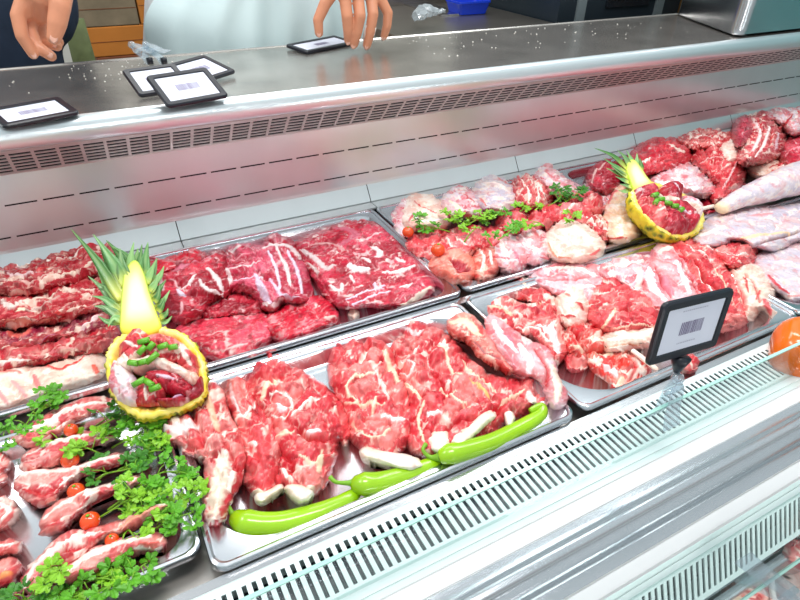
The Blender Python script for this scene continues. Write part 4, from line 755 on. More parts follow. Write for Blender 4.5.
for i, (lab, pts, nl, mm) in enumerate([
    ('parsley leaf on the striped rolled joint', [(424,232,.02),(420,224,.03),(419,216,.034)], 3, 0),
    ('parsley sprig in front of the striped rolled joint', [(450,232,.01),(436,228,.022),(424,226,.026)], 5, 0),
    ('parsley sprig between the second and third joints of the back row', [(466,230,.01),(456,222,.022),(450,214,.03)], 8, 1),
    ('parsley sprig in front of the smooth bluish joint', [(462,228,.01),(476,220,.022),(488,214,.028)], 7, 1),
    ('parsley sprig to the right of the bluish joint', [(482,224,.01),(494,216,.022),(502,210,.028)], 6, 0),
    ('parsley sprig on the red middle row', [(464,242,.02),(470,234,.032),(476,228,.036)], 3, 1),
    ('parsley sprig above the smooth white and pink joint', [(498,240,.02),(510,232,.032),(516,226,.036)], 7, 0),
    ('parsley leaf above the creamy joint', [(492,246,.02),(488,240,.034),(486,236,.036)], 2, 0),
    ('pale parsley sprig in front of the ribs', [(514,216,.01),(526,208,.022),(538,206,.028)], 7, 1),
    ('dark parsley sprig by the right rim of the joint tray', [(548,206,.01),(560,198,.022),(556,186,.034)], 8, 2),
    ('dark parsley sprig leaning on the knobbly neck', [(558,206,.01),(572,198,.024),(582,190,.036)], 8, 2),
    ('parsley tuft above the white-capped joint', [(562,226,.02),(570,220,.034),(576,216,.038)], 4, 1),
    ('parsley tuft behind the white-capped joint', [(544,226,.02),(536,222,.03),(528,226,.034)], 3, 1)]):
    sprig(lab, GQ, pts, nl, .0135, mm, 400+i, spread=.018)
sprig('parsley tuft on the rim in front of the white rib bones', GP, [(30,408,.0),(40,398,.01),(50,390,.016)], 5, .013, 0, 430, spread=.012)
# ------------------------------------------------------------ cherry tomatoes
TOM = mat('tomato_skin', (230, 78, 20), .18, coat=.6, var=.15, vscale=30)
for lab, x, y, z, r in [('cherry tomato between the topmost and second chops', 71,430,.000,.0095), ('cherry tomato between the second and third chops', 70,460,.000,.0115), ('orange cherry tomato between the third and fourth chops', 76,491,-.004,.0105), ('cherry tomato between the fourth chop and the browned long chop', 90,521,-.002,.0115), ('small cherry tomato hidden by the lowest chop', 112,540,.0,.008), ('cherry tomato at the left rim of the parsley joint tray', 408,232,.022,.013), ('cut cherry tomato on the red rolls of the parsley joint tray', 438,250,.028,.015)]:
    c = W(x, y, z); e = empty('cherry_tomato', tuple(c), lab, 'tomato', 'cherry tomatoes dotted among the meat')
    MB().lathe([(r*math.sin(a)*(1.0), -r*math.cos(a)*.9) for a in np.linspace(.02, math.pi-.02, 14)], 20, o=c).build('flesh', TOM, e)
    MB().lathe([(.0001, 0), (r*.22, .0004), (r*.1, .0016), (.0001, .002)], 8, o=(c[0], c[1], c[2]+r*.88)).build('stem_scar', STALK, e)
# ------------------------------------------------------------ filled pineapples
FLESH = mat('pineapple_flesh', (250, 222, 40), .3, var=.12, vscale=50, coat=.3, bump=.3, bscale=120, tint2=(248, 236, 150))
CORE = mat('pineapple_core', (252, 246, 190), .4, var=.06, vscale=60, tint2=(240, 240, 120))
COREA = mat('pineapple_core_cut', (250, 246, 200), .4, attr=True, var=.08, vscale=60)
def rindmat():
    m = mat('pineapple_rind', (188, 190, 40), .5, bump=.6, bscale=90, bdist=.003); nt = m.node_tree; b = nt.nodes['Principled BSDF']
    tc = nt.nodes.new('ShaderNodeTexCoord'); v = nt.nodes.new('ShaderNodeTexVoronoi'); v.inputs['Scale'].default_value = 58
    r = nt.nodes.new('ShaderNodeValToRGB'); nt.links.new(tc.outputs['Object'], v.inputs[0]); nt.links.new(v.outputs['Distance'], r.inputs[0]); nt.links.new(r.outputs[0], b.inputs['Base Color'])
    r.color_ramp.elements[0].color = (*lin((70, 74, 30)), 1); r.color_ramp.elements[0].position = .12
    r.color_ramp.elements[1].color = (*lin((226, 206, 50)), 1); r.color_ramp.elements[1].position = .6
    e = r.color_ramp.elements.new(.35); e.color = (*lin((150, 160, 40)), 1)
    return m
RIND = rindmat()
LEAFM = mat('pineapple_leaf', (120, 170, 70), .4, attr=True, coat=.15, bump=.2, bscale=60, stretch=(1, 1, 1))
SCAL = mat('scallion_green', (104, 178, 40), .35, coat=.3, var=.2, vscale=80); SCALI = mat('scallion_inside', (190, 226, 130), .4)
def plane_hit(px, py, C, n, off=0.):
    d = RC @ np.array([px-400, 300-py, -FPX]); o = CP; t = ((C+n*off)-o).dot(n)/d.dot(n); return o+t*d
def pineapple(label, C, n, rim, depth, core, leaves, fill, greens, fname, res=1.):
    C = np.array(C, float); n = np.array(n, float); n /= np.linalg.norm(n)
    e = empty('filled_pineapple_half', tuple(C-n*depth), label, 'pineapple')
    R0 = crom(np.array([plane_hit(x, y, C, n) for x, y in rim]), 8); c = R0.mean(0)
    s = R0-c
    wob = np.array([1+.018*math.sin(k*2.9)+.014*math.sin(k*1.3+1) for k in range(len(R0))])
    # shell
    mb = MB(); L = [[tuple(c+v*w*1.0-n*.001) for v, w in zip(s, wob)]]
    for t in np.linspace(.06, .97, 12):
        f = math.sqrt(1-t*t)*.5+.5*(1-t**2.5)
        L.append([tuple(c+v*w*f*(1.025+.02*math.sin(k*.9+t*20))-n*depth*t) for k, (v, w) in enumerate(zip(s, wob))])
    mb.loops(L, True, False, True); mb.build('rind', RIND, e)
    mb = MB(); L = [[tuple(c+v*w*1.0-n*.001) for v, w in zip(s, wob)], [tuple(c+v*w*.985+n*.0025) for v, w in zip(s, wob)], [tuple(c+v*(w*.90+.012*math.sin(k*1.7))+n*.004) for k, (v, w) in enumerate(zip(s, wob))], [tuple(c+v*(w*.84+.02*math.sin(k*1.1))+n*.001) for k, (v, w) in enumerate(zip(s, wob))]]
    for t in (.15, .3, .42): L.append([tuple(c+v*(.8-.5*t)-n*depth*t) for v in s])
    mb.loops(L, True, False, True); mb.build('flesh', FLESH, e)
    # crown core, cut flat, with its own rounded back
    kx = sum(q[0] for q in core)/len(core); K = crom(np.array([plane_hit(kx+(x-kx)*.84, y, C, n, .002) for x, y in core]), 6); kc = K.mean(0)
    L = [[tuple(kc+(v-kc)*f+n*z) for v in K] for f, z in ((.55, .004), (.92, .0035), (1, .001), (1, -.004), (.85, -.018), (.45, -.028))]
    FFS = [(.05, .0045), (.3, .0045), (.5, .0043), (.7, .004), (.86, .0036), (.95, .003), (1, .001), (1, -.004), (.85, -.018), (.45, -.028)]
    L = [[tuple(kc+(v-kc)*f+n*z) for v in K] for f, z in FFS]
    mb = MB(); mb.loops(L, True, True, True); o = mb.build('crown_core', COREA, e); cc = []
    for i, (f, z) in enumerate(FFS):
        for v in K:
            low = (v-kc).dot(c-kc)/np.linalg.norm(c-kc)**2*f
            q = L3((236, 232, 202))+(L3((222, 226, 112))-L3((236, 232, 202)))*sst(.35, .85, f); q = q+(L3((190, 214, 70))-q)*sst(.84, 1., f if i < 7 else 1); q = q+(L3((250, 226, 60))-q)*float(sst(.1, .5, low))*.8
            cc.append(q)
    setcol(o.data, np.array(cc))
    cr = empty('crown', tuple(kc)); cr.parent = e; cr.matrix_parent_inverse = e.matrix_basis.inverted()
    for i, (pts, wd, off) in enumerate(leaves):
        Q = crom(np.array([plane_hit(x, y, C, n, o_) for (x, y), o_ in zip(pts, off)]), 6, False); m = len(Q); V = []; cols = []
        for k, p in enumerate(Q):
            t = k/(m-1); d = Q[min(k+1, m-1)]-Q[max(k-1, 0)]; d /= np.linalg.norm(d); sd = np.cross(d, n); sd /= np.linalg.norm(sd); up = np.cross(sd, d)
            w = wd*1.25*(1-t**1.6)*(.8+.4*math.sin(math.pi*min(t*1.4, 1)))+.0003
            for a, b in ((-1, .28), (-.5, 0), (0, -.1), (.5, 0), (1, .28)):
                V.append(p+sd*w*a+up*w*b*.9); cols.append((t, a))
            for a, b in ((.5, -.16), (0, -.26), (-.5, -.16)): V.append(p+sd*w*a+up*w*b*.9); cols.append((t, a))
        fs = [(k*8+j, k*8+(j+1) % 8, (k+1)*8+(j+1) % 8, (k+1)*8+j) for k in range(m-1) for j in range(8)]
        fs += [tuple(range(8))[::-1], tuple((m-1)*8+j for j in range(8))]
        me = bpy.data.meshes.new('leaf'); me.from_pydata([tuple(v-kc) for v in V], [], fs); me.update(); me.shade_smooth()
        rn = random.Random(i*7+3); g = L3([(96, 150, 84), (70, 122, 54), (136, 182, 112), (110, 150, 96)][rn.randrange(4)]); y = L3((236, 232, 110)); st = L3((190, 216, 150))
        rgb = np.array([(y+(g-y)*min(1, t*2.9))*(1-.0)+(st-g)*(.35 if abs(a) < .3 else 0)*min(1, t*2) for t, a in cols])
        setcol(me, np.clip(rgb, 0, 1)); me.materials.append(LEAFM)
        o = bpy.data.objects.new('leaf', me); COL.objects.link(o); o.parent = cr; o.location = (0, 0, 0)
    for i, (poly, st_, hh, sd_, fat, lab) in enumerate(fill):
        # chunks of meat lie on the cut face
        P = np.array([plane_hit(x, y, C, n, .001) for x, y in poly]); cc = P.mean(0); P = cc+(P-cc)*1.22; a = P[1]-P[0]; a = a-n*a.dot(n); a /= np.linalg.norm(a); b = np.cross(n, a)
        loc = [((p-cc).dot(a), (p-cc).dot(b)) for p in P]
        fl = [([(lambda h: ((h-cc).dot(a), (h-cc).dot(b)))(plane_hit(x, y, C, n, .001)) for x, y in q[0]],)+tuple(q[1:]) for q in fat]
        o = meat('meat_chunk', loc, hh*1.15, st_, sd_, sd_*1.3, z0=0., fat=fl, res=.0014*res, px=False, dome=.3, hs=1., rag=.0012, skirt=.008)
        tag(o, lab, 'meat', 'meat chunks heaped in the pineapple halves')
        lo = o.location.copy(); Mx = Matrix([[a[0], b[0], n[0], cc[0]], [a[1], b[1], n[1], cc[1]], [a[2], b[2], n[2], cc[2]], [0, 0, 0, 1]])
        o.matrix_world = Mx @ Matrix.Translation(lo)
    for i, (x, y, ang, ln, off, lab) in enumerate(greens):
        p = Vector(plane_hit(x, y, C, n, off)); N = Vector(n); a = Vector(plane_hit(x+10, y, C, n, off))-p; a = (a-N*a.dot(N)).normalized(); b = N.cross(a)
        d = (a*math.cos(ang)+b*math.sin(ang)+N*.25).normalized(); r = .0042*res
        g = empty('scallion_slice', tuple(p), lab, 'spring onion', 'spring onion slices on the pineapple fillings')
        q = [p-d*ln/2, p, p+d*ln/2]; MB().tube(q, r, 14, False).build('green_ring', SCAL, g).modifiers.new('thickness', 'SOLIDIFY').thickness = .0014
        MB().tube([p-d*ln*.46, p+d*ln*.46], r*.72, 10).build('pale_inside', SCALI, g)
CK = dict()
pineapple('filled pineapple half with a tall crown, left of the beef tray', W(157, 374, .062), (-.08, -.50, .86),
    [(106,366),(108,350),(118,337),(135,329),(156,327),(178,331),(194,343),(204,360),(207,380),(202,399),(186,409),(165,415),(143,419),(124,409),(111,392)], .068,
    [(118,332),(117,312),(119,290),(122,272),(130,262),(138,262),(146,275),(152,293),(160,312),(166,328),(155,335),(136,336)],
    [([(122,300),(98,262),(71,229)],.0062,(0,.012,.03)), ([(126,286),(112,260),(93,234)],.0075,(0,.012,.02)), ([(121,306),(108,288),(95,284)],.0045,(-.004,0,.01)), ([(126,282),(122,266),(120,248)],.007,(0,.008,.014)),
     ([(120,312),(106,300),(92,296)],.005,(-.004,0,.004)), ([(121,318),(110,310),(101,305)],.0048,(-.004,.0,.002)), ([(124,322),(114,318),(108,327)],.0042,(-.002,.002,0)),
     ([(132,274),(131,258),(134,242)],.0052,(-.006,0,.006)), ([(138,276),(140,262),(142,244)],.0055,(-.008,-.004,.002)), ([(142,280),(145,262),(148,242)],.0078,(-.008,-.004,.004)), ([(146,284),(151,272),(156,260)],.005,(-.006,-.002,.004)),
     ([(150,292),(155,284),(159,274)],.0048,(-.004,0,.004)), ([(154,302),(158,296),(160,284)],.0045,(-.004,0,.002)), ([(158,312),(162,306),(165,298)],.0042,(-.004,0,.002)), ([(160,318),(166,314),(168,308)],.004,(-.004,0,.0)),
     ([(124,290),(110,268),(100,246)],.0055,(-.006,0,.01)), ([(120,302),(106,284),(98,272)],.005,(-.003,.002,.006)), ([(128,276),(120,256),(106,240)],.006,(-.01,0,.012)), ([(135,270),(137,256),(138,248)],.004,(-.01,-.004,0)), ([(148,286),(154,268),(157,258)],.005,(-.009,-.004,0)), ([(152,298),(160,288),(166,280)],.0045,(-.006,-.002,0)), ([(156,308),(164,300),(170,290)],.004,(-.008,-.004,-.002)), ([(118,316),(104,308),(94,306)],.0045,(-.008,-.004,0)),
     ([(119,296),(106,276),(96,262)],.0055,(-.008,0,.006)), ([(118,308),(104,290),(88,276)],.005,(-.01,-.002,.0)), ([(130,270),(126,256),(112,246)],.005,(-.008,-.002,.01)), ([(120,322),(108,322),(98,316)],.0042,(-.006,-.004,0)), ([(158,320),(166,322),(172,316)],.004,(-.006,-.004,0)), ([(150,288),(160,276),(164,266)],.0045,(-.01,-.004,.0))],
    [([(122,350),(134,334),(146,338),(146,356),(134,364),(126,362)],'lamb',.016,501,[([(128,346),(140,352)],3,FF)],'pink chunk at the upper left of the near pineapple filling'),
     ([(146,344),(160,338),(174,342),(180,354),(168,362),(150,358)],'lamb',.016,502,[],'pink chunk under the scallions at the top of the near filling'),
     ([(174,344),(188,350),(197,364),(194,374),(182,366),(176,358)],'bony',.015,503,[([(182,352),(192,368)],4,FF)],'fat-edged chunk at the right of the near filling'),
     ([(113,386),(116,366),(126,370),(138,384),(140,396),(132,404),(120,398)],'pale',.018,504,[([(118,372),(128,390)],6,(246,240,240))],'white-skinned triangular piece at the left of the near filling'),
     ([(118,364),(128,354),(136,366),(130,372),(122,372)],'fat',.016,505,[],'cream fat chunk at the left of the near filling'),
     ([(136,366),(152,360),(170,364),(186,372),(196,378),(190,386),(172,376),(154,370),(142,374)],'fat',.02,506,[],'long curved strip of white fat across the near filling'),
     ([(152,376),(170,374),(186,382),(192,392),(182,398),(166,392),(156,388)],'beef',.02,507,[([(160,380),(176,384)],3,(220,190,206))],'glossy dark chunk in the middle of the near filling'),
     ([(140,384),(152,378),(164,388),(160,402),(146,404),(136,400)],'lamb',.016,508,[([(148,390),(148,402)],2.5,FF)],'pink chunk at the bottom of the near filling'),
     ([(160,400),(174,398),(190,390),(198,380),(200,392),(188,402),(172,406)],'beef',.017,509,[([(176,402),(192,392)],3,(200,160,190))],'dark strip at the lower right of the near filling')],
    [(144,341,.2,.016,.024,'green scallion piece nearest the crown of the near pineapple'), (151,346,.9,.012,.026,'second scallion piece from the crown on the near filling'), (163,346,.3,.014,.024,'scallion piece at the upper middle of the near filling'), (173,347,.1,.012,.022,'scallion piece at the upper right of the near filling'), (142,350,.8,.014,.022,'scallion piece beside the cream fat chunk'),
     (152,358,.7,.020,.026,'longest scallion piece in the near filling'), (133,363,-.2,.013,.024,'scallion piece at the left of the near filling'), (143,362,.2,.012,.024,'scallion piece touching the white fat strip'), (139,382,.5,.018,.026,'thick scallion piece low in the near filling'), (149,383,-.6,.014,.028,'scallion piece in the centre of the near filling'), (155,388,.3,.014,.028,'lowest scallion piece of the near filling')], 'near')
pineapple('filled pineapple half with a fanned crown, between the joint tray and the dark legs', W(668, 212, .055), (.10, -.40, .9),
    [(631,193),(636,185),(646,182),(658,184),(672,189),(686,196),(698,206),(704,217),(702,227),(694,234),(682,238),(668,234),(654,225),(642,213),(633,203)], .07,
    [(633,190),(628,180),(624,170),(626,162),(633,160),(641,168),(648,177),(656,186),(650,192),(640,193)],
    [([(628,170),(612,156),(594,148)],.008,(0,.01,.02)), ([(626,174),(614,166),(603,158)],.007,(0,.006,.012)), ([(628,178),(619,172),(611,166)],.007,(0,.004,.008)), ([(630,168),(624,157),(617,150)],.008,(0,.01,.016)),
     ([(629,183),(622,180),(615,176)],.006,(0,.002,.004)), ([(631,187),(626,186),(620,184)],.006,(0,.0,.002)), ([(632,166),(630,158),(626,150)],.007,(-.004,0,.01)), ([(637,166),(637,160),(637,153)],.006,(-.006,0,.004)), ([(641,170),(641,164),(640,158)],.005,(-.006,0,.002)), ([(627,172),(618,160),(606,152)],.007,(-.006,0,.008)), ([(626,178),(614,172),(606,168)],.006,(-.008,-.002,.002)), ([(630,190),(624,192),(618,190)],.005,(-.006,-.004,0))],
    [([(636,192),(646,188),(654,194),(652,202),(642,202)],'beef',.018,521,[],'crimson chunk near the crown of the far pineapple filling'),
     ([(660,192),(668,186),(678,192),(676,202),(666,202)],'beef',.022,522,[([(666,190),(672,198)],3,(220,190,200))],'upright dark chunk at the back of the far filling'),
     ([(640,204),(650,202),(662,212),(668,224),(660,226),(648,216)],'lamb',.02,523,[],'pink strip on the left of the far filling'),
     ([(656,214),(668,206),(682,210),(694,218),(688,230),(674,232),(664,226)],'beef',.024,524,[([(670,214),(682,222)],4,(216,180,200))],'large dark chunk at the front of the far filling'),
     ([(652,200),(664,202),(680,206),(694,212),(692,218),(676,212),(658,208)],'fat',.022,525,[],'curved white fat strip across the far filling'),
     ([(682,200),(690,202),(698,210),(696,220),(688,214)],'pale',.02,526,[],'pale chunk at the right of the far filling')],
    [(655,195,.2,.016,.026,'scallion piece nearest the crown on the far filling'), (661,199,-.3,.014,.028,'second scallion piece on the far filling'), (668,203,-.5,.016,.030,'third scallion piece on the far filling'), (675,206,-.2,.014,.030,'fourth scallion piece on the far filling'), (681,210,.4,.013,.028,'rightmost scallion piece on the far filling'), (656,202,.7,.013,.026,'scallion piece on the left of the far filling')], 'far', res=1.3)
# ------------------------------------------------------------ bell pepper
c = W(806, 350, .022); BP = mat('bell_pepper_skin', (244, 112, 8), .18, coat=.6, var=.12, vscale=16)
e = empty('orange_bell_pepper', tuple(c), 'orange bell pepper behind the glass riser at the right edge', 'bell pepper')
mb = MB(); L = []
for t in np.linspace(.03, math.pi-.06, 22):
    r0 = .062*math.sin(t)**.7; z = .050*math.cos(t)
    if t < .6: z -= (.6-t)*.02
    L.append([(c[0]+r0*(1+.07*math.cos(4*a+.5)*math.sin(t))*math.cos(a), c[1]+r0*.85*(1+.07*math.cos(4*a+.5)*math.sin(t))*math.sin(a), c[2]+z) for a in np.linspace(0, 2*math.pi, 40, endpoint=False)])
mb.loops(L, True, True, True); mb.build('flesh', BP, e)
MB().tube([(c[0], c[1], c[2]+.034), (c[0]-.004, c[1]-.002, c[2]+.05), (c[0]-.010, c[1]-.004, c[2]+.060)], [.010, .005, .0055], 10).build('stem', STALK, e)
# ------------------------------------------------------------ price tags
PAPER = mat('tag_paper', (212, 214, 228), .55); INK = mat('tag_ink', (126, 116, 148), .6); INKL = mat('faint_ink', (178, 178, 196), .6)
CLEAR = glassmat('clear_plastic', (240, 246, 250), .10, .08)
def add_haze(m, k):
    nt = m.node_tree; out = [n for n in nt.nodes if n.type == 'OUTPUT_MATERIAL'][0]; src = out.inputs[0].links[0].from_socket
    d = nt.nodes.new('ShaderNodeBsdfDiffuse'); d.inputs[0].default_value = (.85, .92, .97, 1); mx = nt.nodes.new('ShaderNodeMixShader'); mx.inputs[0].default_value = k
    nt.links.new(src, mx.inputs[1]); nt.links.new(d.outputs[0], mx.inputs[2]); nt.links.new(mx.outputs[0], out.inputs[0]); return m
add_haze(CLEAR, .16)
def price_tag(label, TL, TR, BR, BL, group='black framed price tags', mode=None):
    TL, TR, BR, BL = [Vector(p) for p in (TL, TR, BR, BL)]; c = (TL+TR+BR+BL)/4
    u = ((TR-TL)+(BR-BL)).normalized(); v = ((TL-BL)+(TR-BR)); v = (v-u*v.dot(u)).normalized(); n = u.cross(v)
    w = ((TR-TL).length+(BR-BL).length)/4; h = ((TL-BL).length+(TR-BR).length)/4
    e = empty('price_tag', c, label, 'price tag', group)
    def rr(x, y, r, z): return [tuple(c+u*a+v*b+n*z_) for a, b, z_ in rrect(-x, x, -y, y, r, z, 5)]
    mb = MB(); L = [rr(w-.012, h-.012, .001, .0005), rr(w-.0105, h-.0105, .002, .0028), rr(w-.002, h-.002, .006, .003), rr(w, h, .008, .001), rr(w, h, .008, -.003), rr(w-.002, h-.002, .006, -.005)]
    mb.loops(L, True, False, True); mb.build('frame', BLACKP, e, True, 40)
    pp = MB(); pp.loops([rr(w-.011, h-.011, .0015, .0008), rr(w-.011, h-.011, .0015, -.0006)], True, True, True); pap = pp.build('paper_insert', PAPER, e, False)
    mb = MB(); rnd = random.Random(5); x = -.021
    while x < .021:
        bw = rnd.choice([.0008, .0014, .002]); q = [c+u*a+v*b+n*.0011 for a, b in ((x, -.009), (x+bw, -.009), (x+bw, .009), (x, .009))]; mb.add(q, [(0, 1, 2, 3)]); x += bw+rnd.choice([.0009, .0014])
    mb.build('barcode', INK, pap, False)
    for b, x0, x1 in ((h*.57, -.026, .022), (-h*.5, -.02, .012)):
        x = x0; mb = MB()
        while x < x1:
            l = rnd.uniform(.002, .004); q = [c+u*a+v*(b+k)+n*.0011 for a, k in ((x, 0), (x+l, 0), (x+l, .0016), (x, .0016))]; mb.add(q, [(0, 1, 2, 3)]); x += l+.001
        mb.build('faint_lettering', INKL, pap, False)
    return e, c, u, v, n
def laid(BL, BR, TR, TL, zb, ht=.094):
    b0, b1 = W(*BL, zb), W(*BR, zb); best = None
    for zt in np.linspace(zb, zb+.09, 60):
        t0, t1 = W(*TL, zt), W(*TR, zt); l = (np.linalg.norm(t0-b0)+np.linalg.norm(t1-b1))/2
        best = (l, t0, t1)
        if l <= ht: break
    return best[1], best[2], b1, b0
price_tag('price tag lying at the left border on the counter edge', *laid((3,128), (79,112), (60,98), (-14,110), .302))
price_tag('price tag propped partly under two others beside the clear clips', *laid((141,96), (196,88), (172,64), (120,71), .300))
price_tag('price tag lying at the back of the heap of three', *laid((198,83), (237,72), (203,55), (163,67), .304, .09))
price_tag('front price tag on top of the heap of three', *laid((165,107), (228,97), (207,67), (148,77), .306))
price_tag('price tag held down by the hand at the counter back edge', *laid((308,51), (350,44), (340,35), (284,47), .300, .085))
e, c, u, v, n = price_tag('large upright price tag clipped on the glass riser', W(661, 306, y=.338), W(731, 287, y=.338), W(717, 346, y=.328), W(649, 364, y=.328))
b = c-v*.048; Pp = Vector((b[0]-.0, .320, .098))
MB().tube([b+v*.004, b-v*.006, b-v*.018], [.013, .009, .004], 10).build('black_neck', BLACKP, e)
q = b-v*.018
cl = empty('sign_clip', (q[0]+.002, .320, .05), 'clear plastic clip gripping the glass riser under the upright tag', 'sign clip', 'clear plastic sign clips')
def clip_parts(cl, top, foot, axis=Vector((1, 0, 0))):
    top, foot = Vector(top), Vector(foot); d = (foot-top).normalized(); s = axis; n = d.cross(s).normalized()
    MB().lathe([(.0001, -.008), (.006, -.006), (.0085, 0), (.006, .006), (.0001, .008)], 14, o=top).build('swivel_ball', CLEAR, cl)
    for k in (-1, 1):
        mb = MB(); L = []
        for t, w, o_ in ((0, .004, .003), (.25, .012, .006), (.7, .014, .008), (1., .016, .014)):
            p = top+(foot-top)*t+n*k*o_
            L.append([p-s*w-n*.001, p+s*w-n*.001, p+s*w+n*.001, p-s*w+n*.001])
        mb.loops(L, True, True, True); mb.build('jaw', CLEAR, cl, False)
    MB().tube([top+d*.02-s*.015, top+d*.02+s*.015], .004, 10).build('hinge_pin', CLEAR, cl)
clip_parts(cl, (q[0]+.001, .321, q[2]-.008), (q[0]+.004, .320, .045))
for lab, x, y, dx in (('clear sign clip lying behind the price tags, left one', 138, 52, 0), ('clear sign clip lying behind the price tags, right one', 152, 52, 1)):
    p = Vector(W(x, y, .318)); g = empty('sign_clip', p, lab, 'sign clip', 'clear plastic sign clips')
    clip_parts(g, p+Vector((-.01, .0, .016)), p+Vector((.024, -.03, -.008)), Vector((.6, .8, 0)))
    MB().tube([p+Vector((.018, -.03, -.008)), p+Vector((.018, -.03, -.021))], .007, 12).build('black_foot', BLACKP, g)
# crumbled bag of clear film
p = Vector(W(428, 20, .285)); mb = MB(); nn = 14; L = []
rnd = random.Random(4)
for i in range(nn):
    t = i/(nn-1); r = .022+.012*math.sin(t*5); L.append([(p[0]-.05+.11*t, p[1]+r*math.cos(a)*1.1+rnd.uniform(-.003, .003), p[2]+r*.6*(math.sin(a)+1)+.02*t+rnd.uniform(-.003, .003)) for a in np.linspace(0, 2*math.pi, 12, endpoint=False)])
mb.loops(L, True, True, True); o = mb.build('plastic_bag', add_haze(glassmat('film', (235, 238, 240), .10, .12), .25), None, False); tag(o, 'crumpled clear plastic bag on the bench behind the counter', 'plastic bag')
# ------------------------------------------------------------ behind the counter
def thing_box(name, label, cat, a, b, m, group=None, bev=.006):
    cx = (a[0]+b[0])/2, (a[1]+b[1])/2, a[2]
    e = empty(name, cx, label, cat, group); return e
BENCH = mat('bench_steel', (158, 150, 142), .3, .9, var=.25, vscale=5)
e = empty('work_bench', (1.4, 1.9, -.93), 'brownish steel work bench behind the counter', 'work bench')
bevel(MB().box((.93, 1.64, .235), (1.565, 2.3, .262)).build('bench_top', BENCH, e, False), .004)
MB().box((.93, 2.29, .262), (1.565, 2.31, .36)).build('splashback', BENCH, e, False)
for xs in (.96, 1.54):
    for ys in (1.67, 2.26): MB().box((xs-.02, ys-.02, -.93), (xs+.02, ys+.02, .235)).build('leg', BENCH, e, False)
mb = MB(); mb.box((1.25, 2.0, .262), (1.36, 2.35, .268)); o = mb.build('steel_ruler_strip', STEEL, None, False); tag(o, 'narrow pale metal strip lying on the bench', 'metal strip')
p = W(468, 2, .30); e = empty('blue_tub', (p[0], p[1], .262), 'bright blue plastic tub on the bench behind the counter', 'tub')
BL_ = mat('blue_plastic', (20, 60, 200), .35)
mb = MB(); mb.loops([[(p[0]+x, p[1]+y, z) for x, y, _ in rrect(-.07*k, .07*k, -.05*k, .05*k, .012, 0, 4)] for k, z in ((.8, .263), (.85, .264), (1, .30), (1.04, .302), (1.04, .308), (.97, .308), (.82, .27))], True, True, True)
mb.build('body', BL_, e, True, 40)
CAB = mat('dark_cabinet', (44, 54, 62), .3, .3); CABG = mat('cabinet_grey', (134, 146, 150), .4, .4)
e = empty('dark_refrigerator', (2.1, 2.0, -.93), 'dark glossy refrigerator behind the counter with grey trim', 'refrigerator')
MB().box((1.58, 1.75, -.93), (2.2, 2.4, .95)).build('body', CAB, e, False)
MB().box((1.66, 1.742, -.5), (1.70, 1.75, .9)).build('door_trim', CABG, e, False)
MB().box((1.80, 1.742, .30), (2.02, 1.752, .9)).build('door_window', mat('smoked_window', (30, 34, 40), .1, coat=.8), e, False)
MB().box((1.80, 1.735, .33), (2.12, 1.748, .352)).build('handle', CABG, e, False)
MB().box((2.06, 1.74, -.5), (2.10, 1.752, .9)).build('side_trim', CABG, e, False)
e = empty('wooden_post', (2.3, 1.8, -.93), 'brown wooden post right of the dark refrigerator', 'post')
MB().box((2.21, 1.70, -.93), (2.44, 1.95, .95)).build('shaft', mat('brown_wood', (122, 90, 50), .6, var=.3, vscale=9, stretch=(6, 6, .6)), e, False)
MB().box((2.20, 1.69, -.93), (2.23, 1.70, .95)).build('edge_strip', mat('tan_wood', (170, 140, 96), .6), e, False)
MB().box((.95, 2.5, -.93), (1.5, 3.0, 1.0)).build('x', CABG, None, False) if False else None
o = MB().box((.90, 2.6, -.93), (1.52, 3.0, 1.0)).build('storage_cupboard', mat('beige_grey', (150, 152, 142), .5, var=.15, vscale=3), None, False); tag(bevel(o, .01), 'tall beige-grey cupboard behind the bench', 'cupboard')
# cardboard boxes
CARD = mat('cardboard', (198, 122, 48), .8, var=.12, vscale=10); CARDD = mat('cardboard_brown', (128, 70, 40), .8, var=.2, vscale=10); CARDG = mat('cardboard_grey', (140, 124, 100), .8, var=.3, vscale=16)
TAPE = mat('tape_strip', (206, 160, 96), .4)
for lab, x0, x1, z0, z1, m in (('dark brown cardboard box at the bottom of the stack behind the counter', .10, .42, -.2, .115, CARDD), ('orange cardboard box on the brown one between the two people', .085, .42, .116, .215, CARD), ('greyish carton between two orange boxes', .07, .27, .216, .33, CARDG), ('top orange cardboard box near the white apron', .275, .45, .216, .34, CARD)):
    y0, y1 = 2.5, 2.85
    e = empty('cardboard_box', ((x0+x1)/2, 2.7, z0), lab, 'cardboard box', 'cardboard boxes behind the counter')
    bevel(MB().box((x0, y0, z0), (x1, y1, z1)).build('carton', m, e, False), .004)
    MB().box((x0-.001, 2.66, z1-.001), (x1+.001, 2.70, z1+.001)).build('tape', TAPE, e, False)
    MB().box((x0+.002, y0-.001, (z0+z1)/2-.001), (x1-.002, y0+.001, (z0+z1)/2+.001)).build('flap_seam', CARDD, e, False)
e = empty('storage_rack', (.27, 2.68, -.93), 'low steel rack under the cardboard boxes', 'rack'); 
MB().box((.05, 2.47, -.225), (.47, 2.88, -.201)).build('shelf', CABG, e, False)
for xs in (.07, .45):
    for ys in (2.49, 2.86): MB().box((xs-.012, ys-.012, -.93), (xs+.012, ys+.012, -.225)).build('leg', CABG, e, False)
p = W(80, 45, y=2.2); mb = MB(); L = []
for t in np.linspace(0, 1, 9):
    r = .045*(1-.35*t)*(1+.1*math.sin(9*t)); L.append([(p[0]+r*math.cos(a)*(1+.08*math.sin(3*a)), 2.2+r*math.sin(a), -.93+t*1.22) for a in np.linspace(0, 2*math.pi, 16, endpoint=False)])
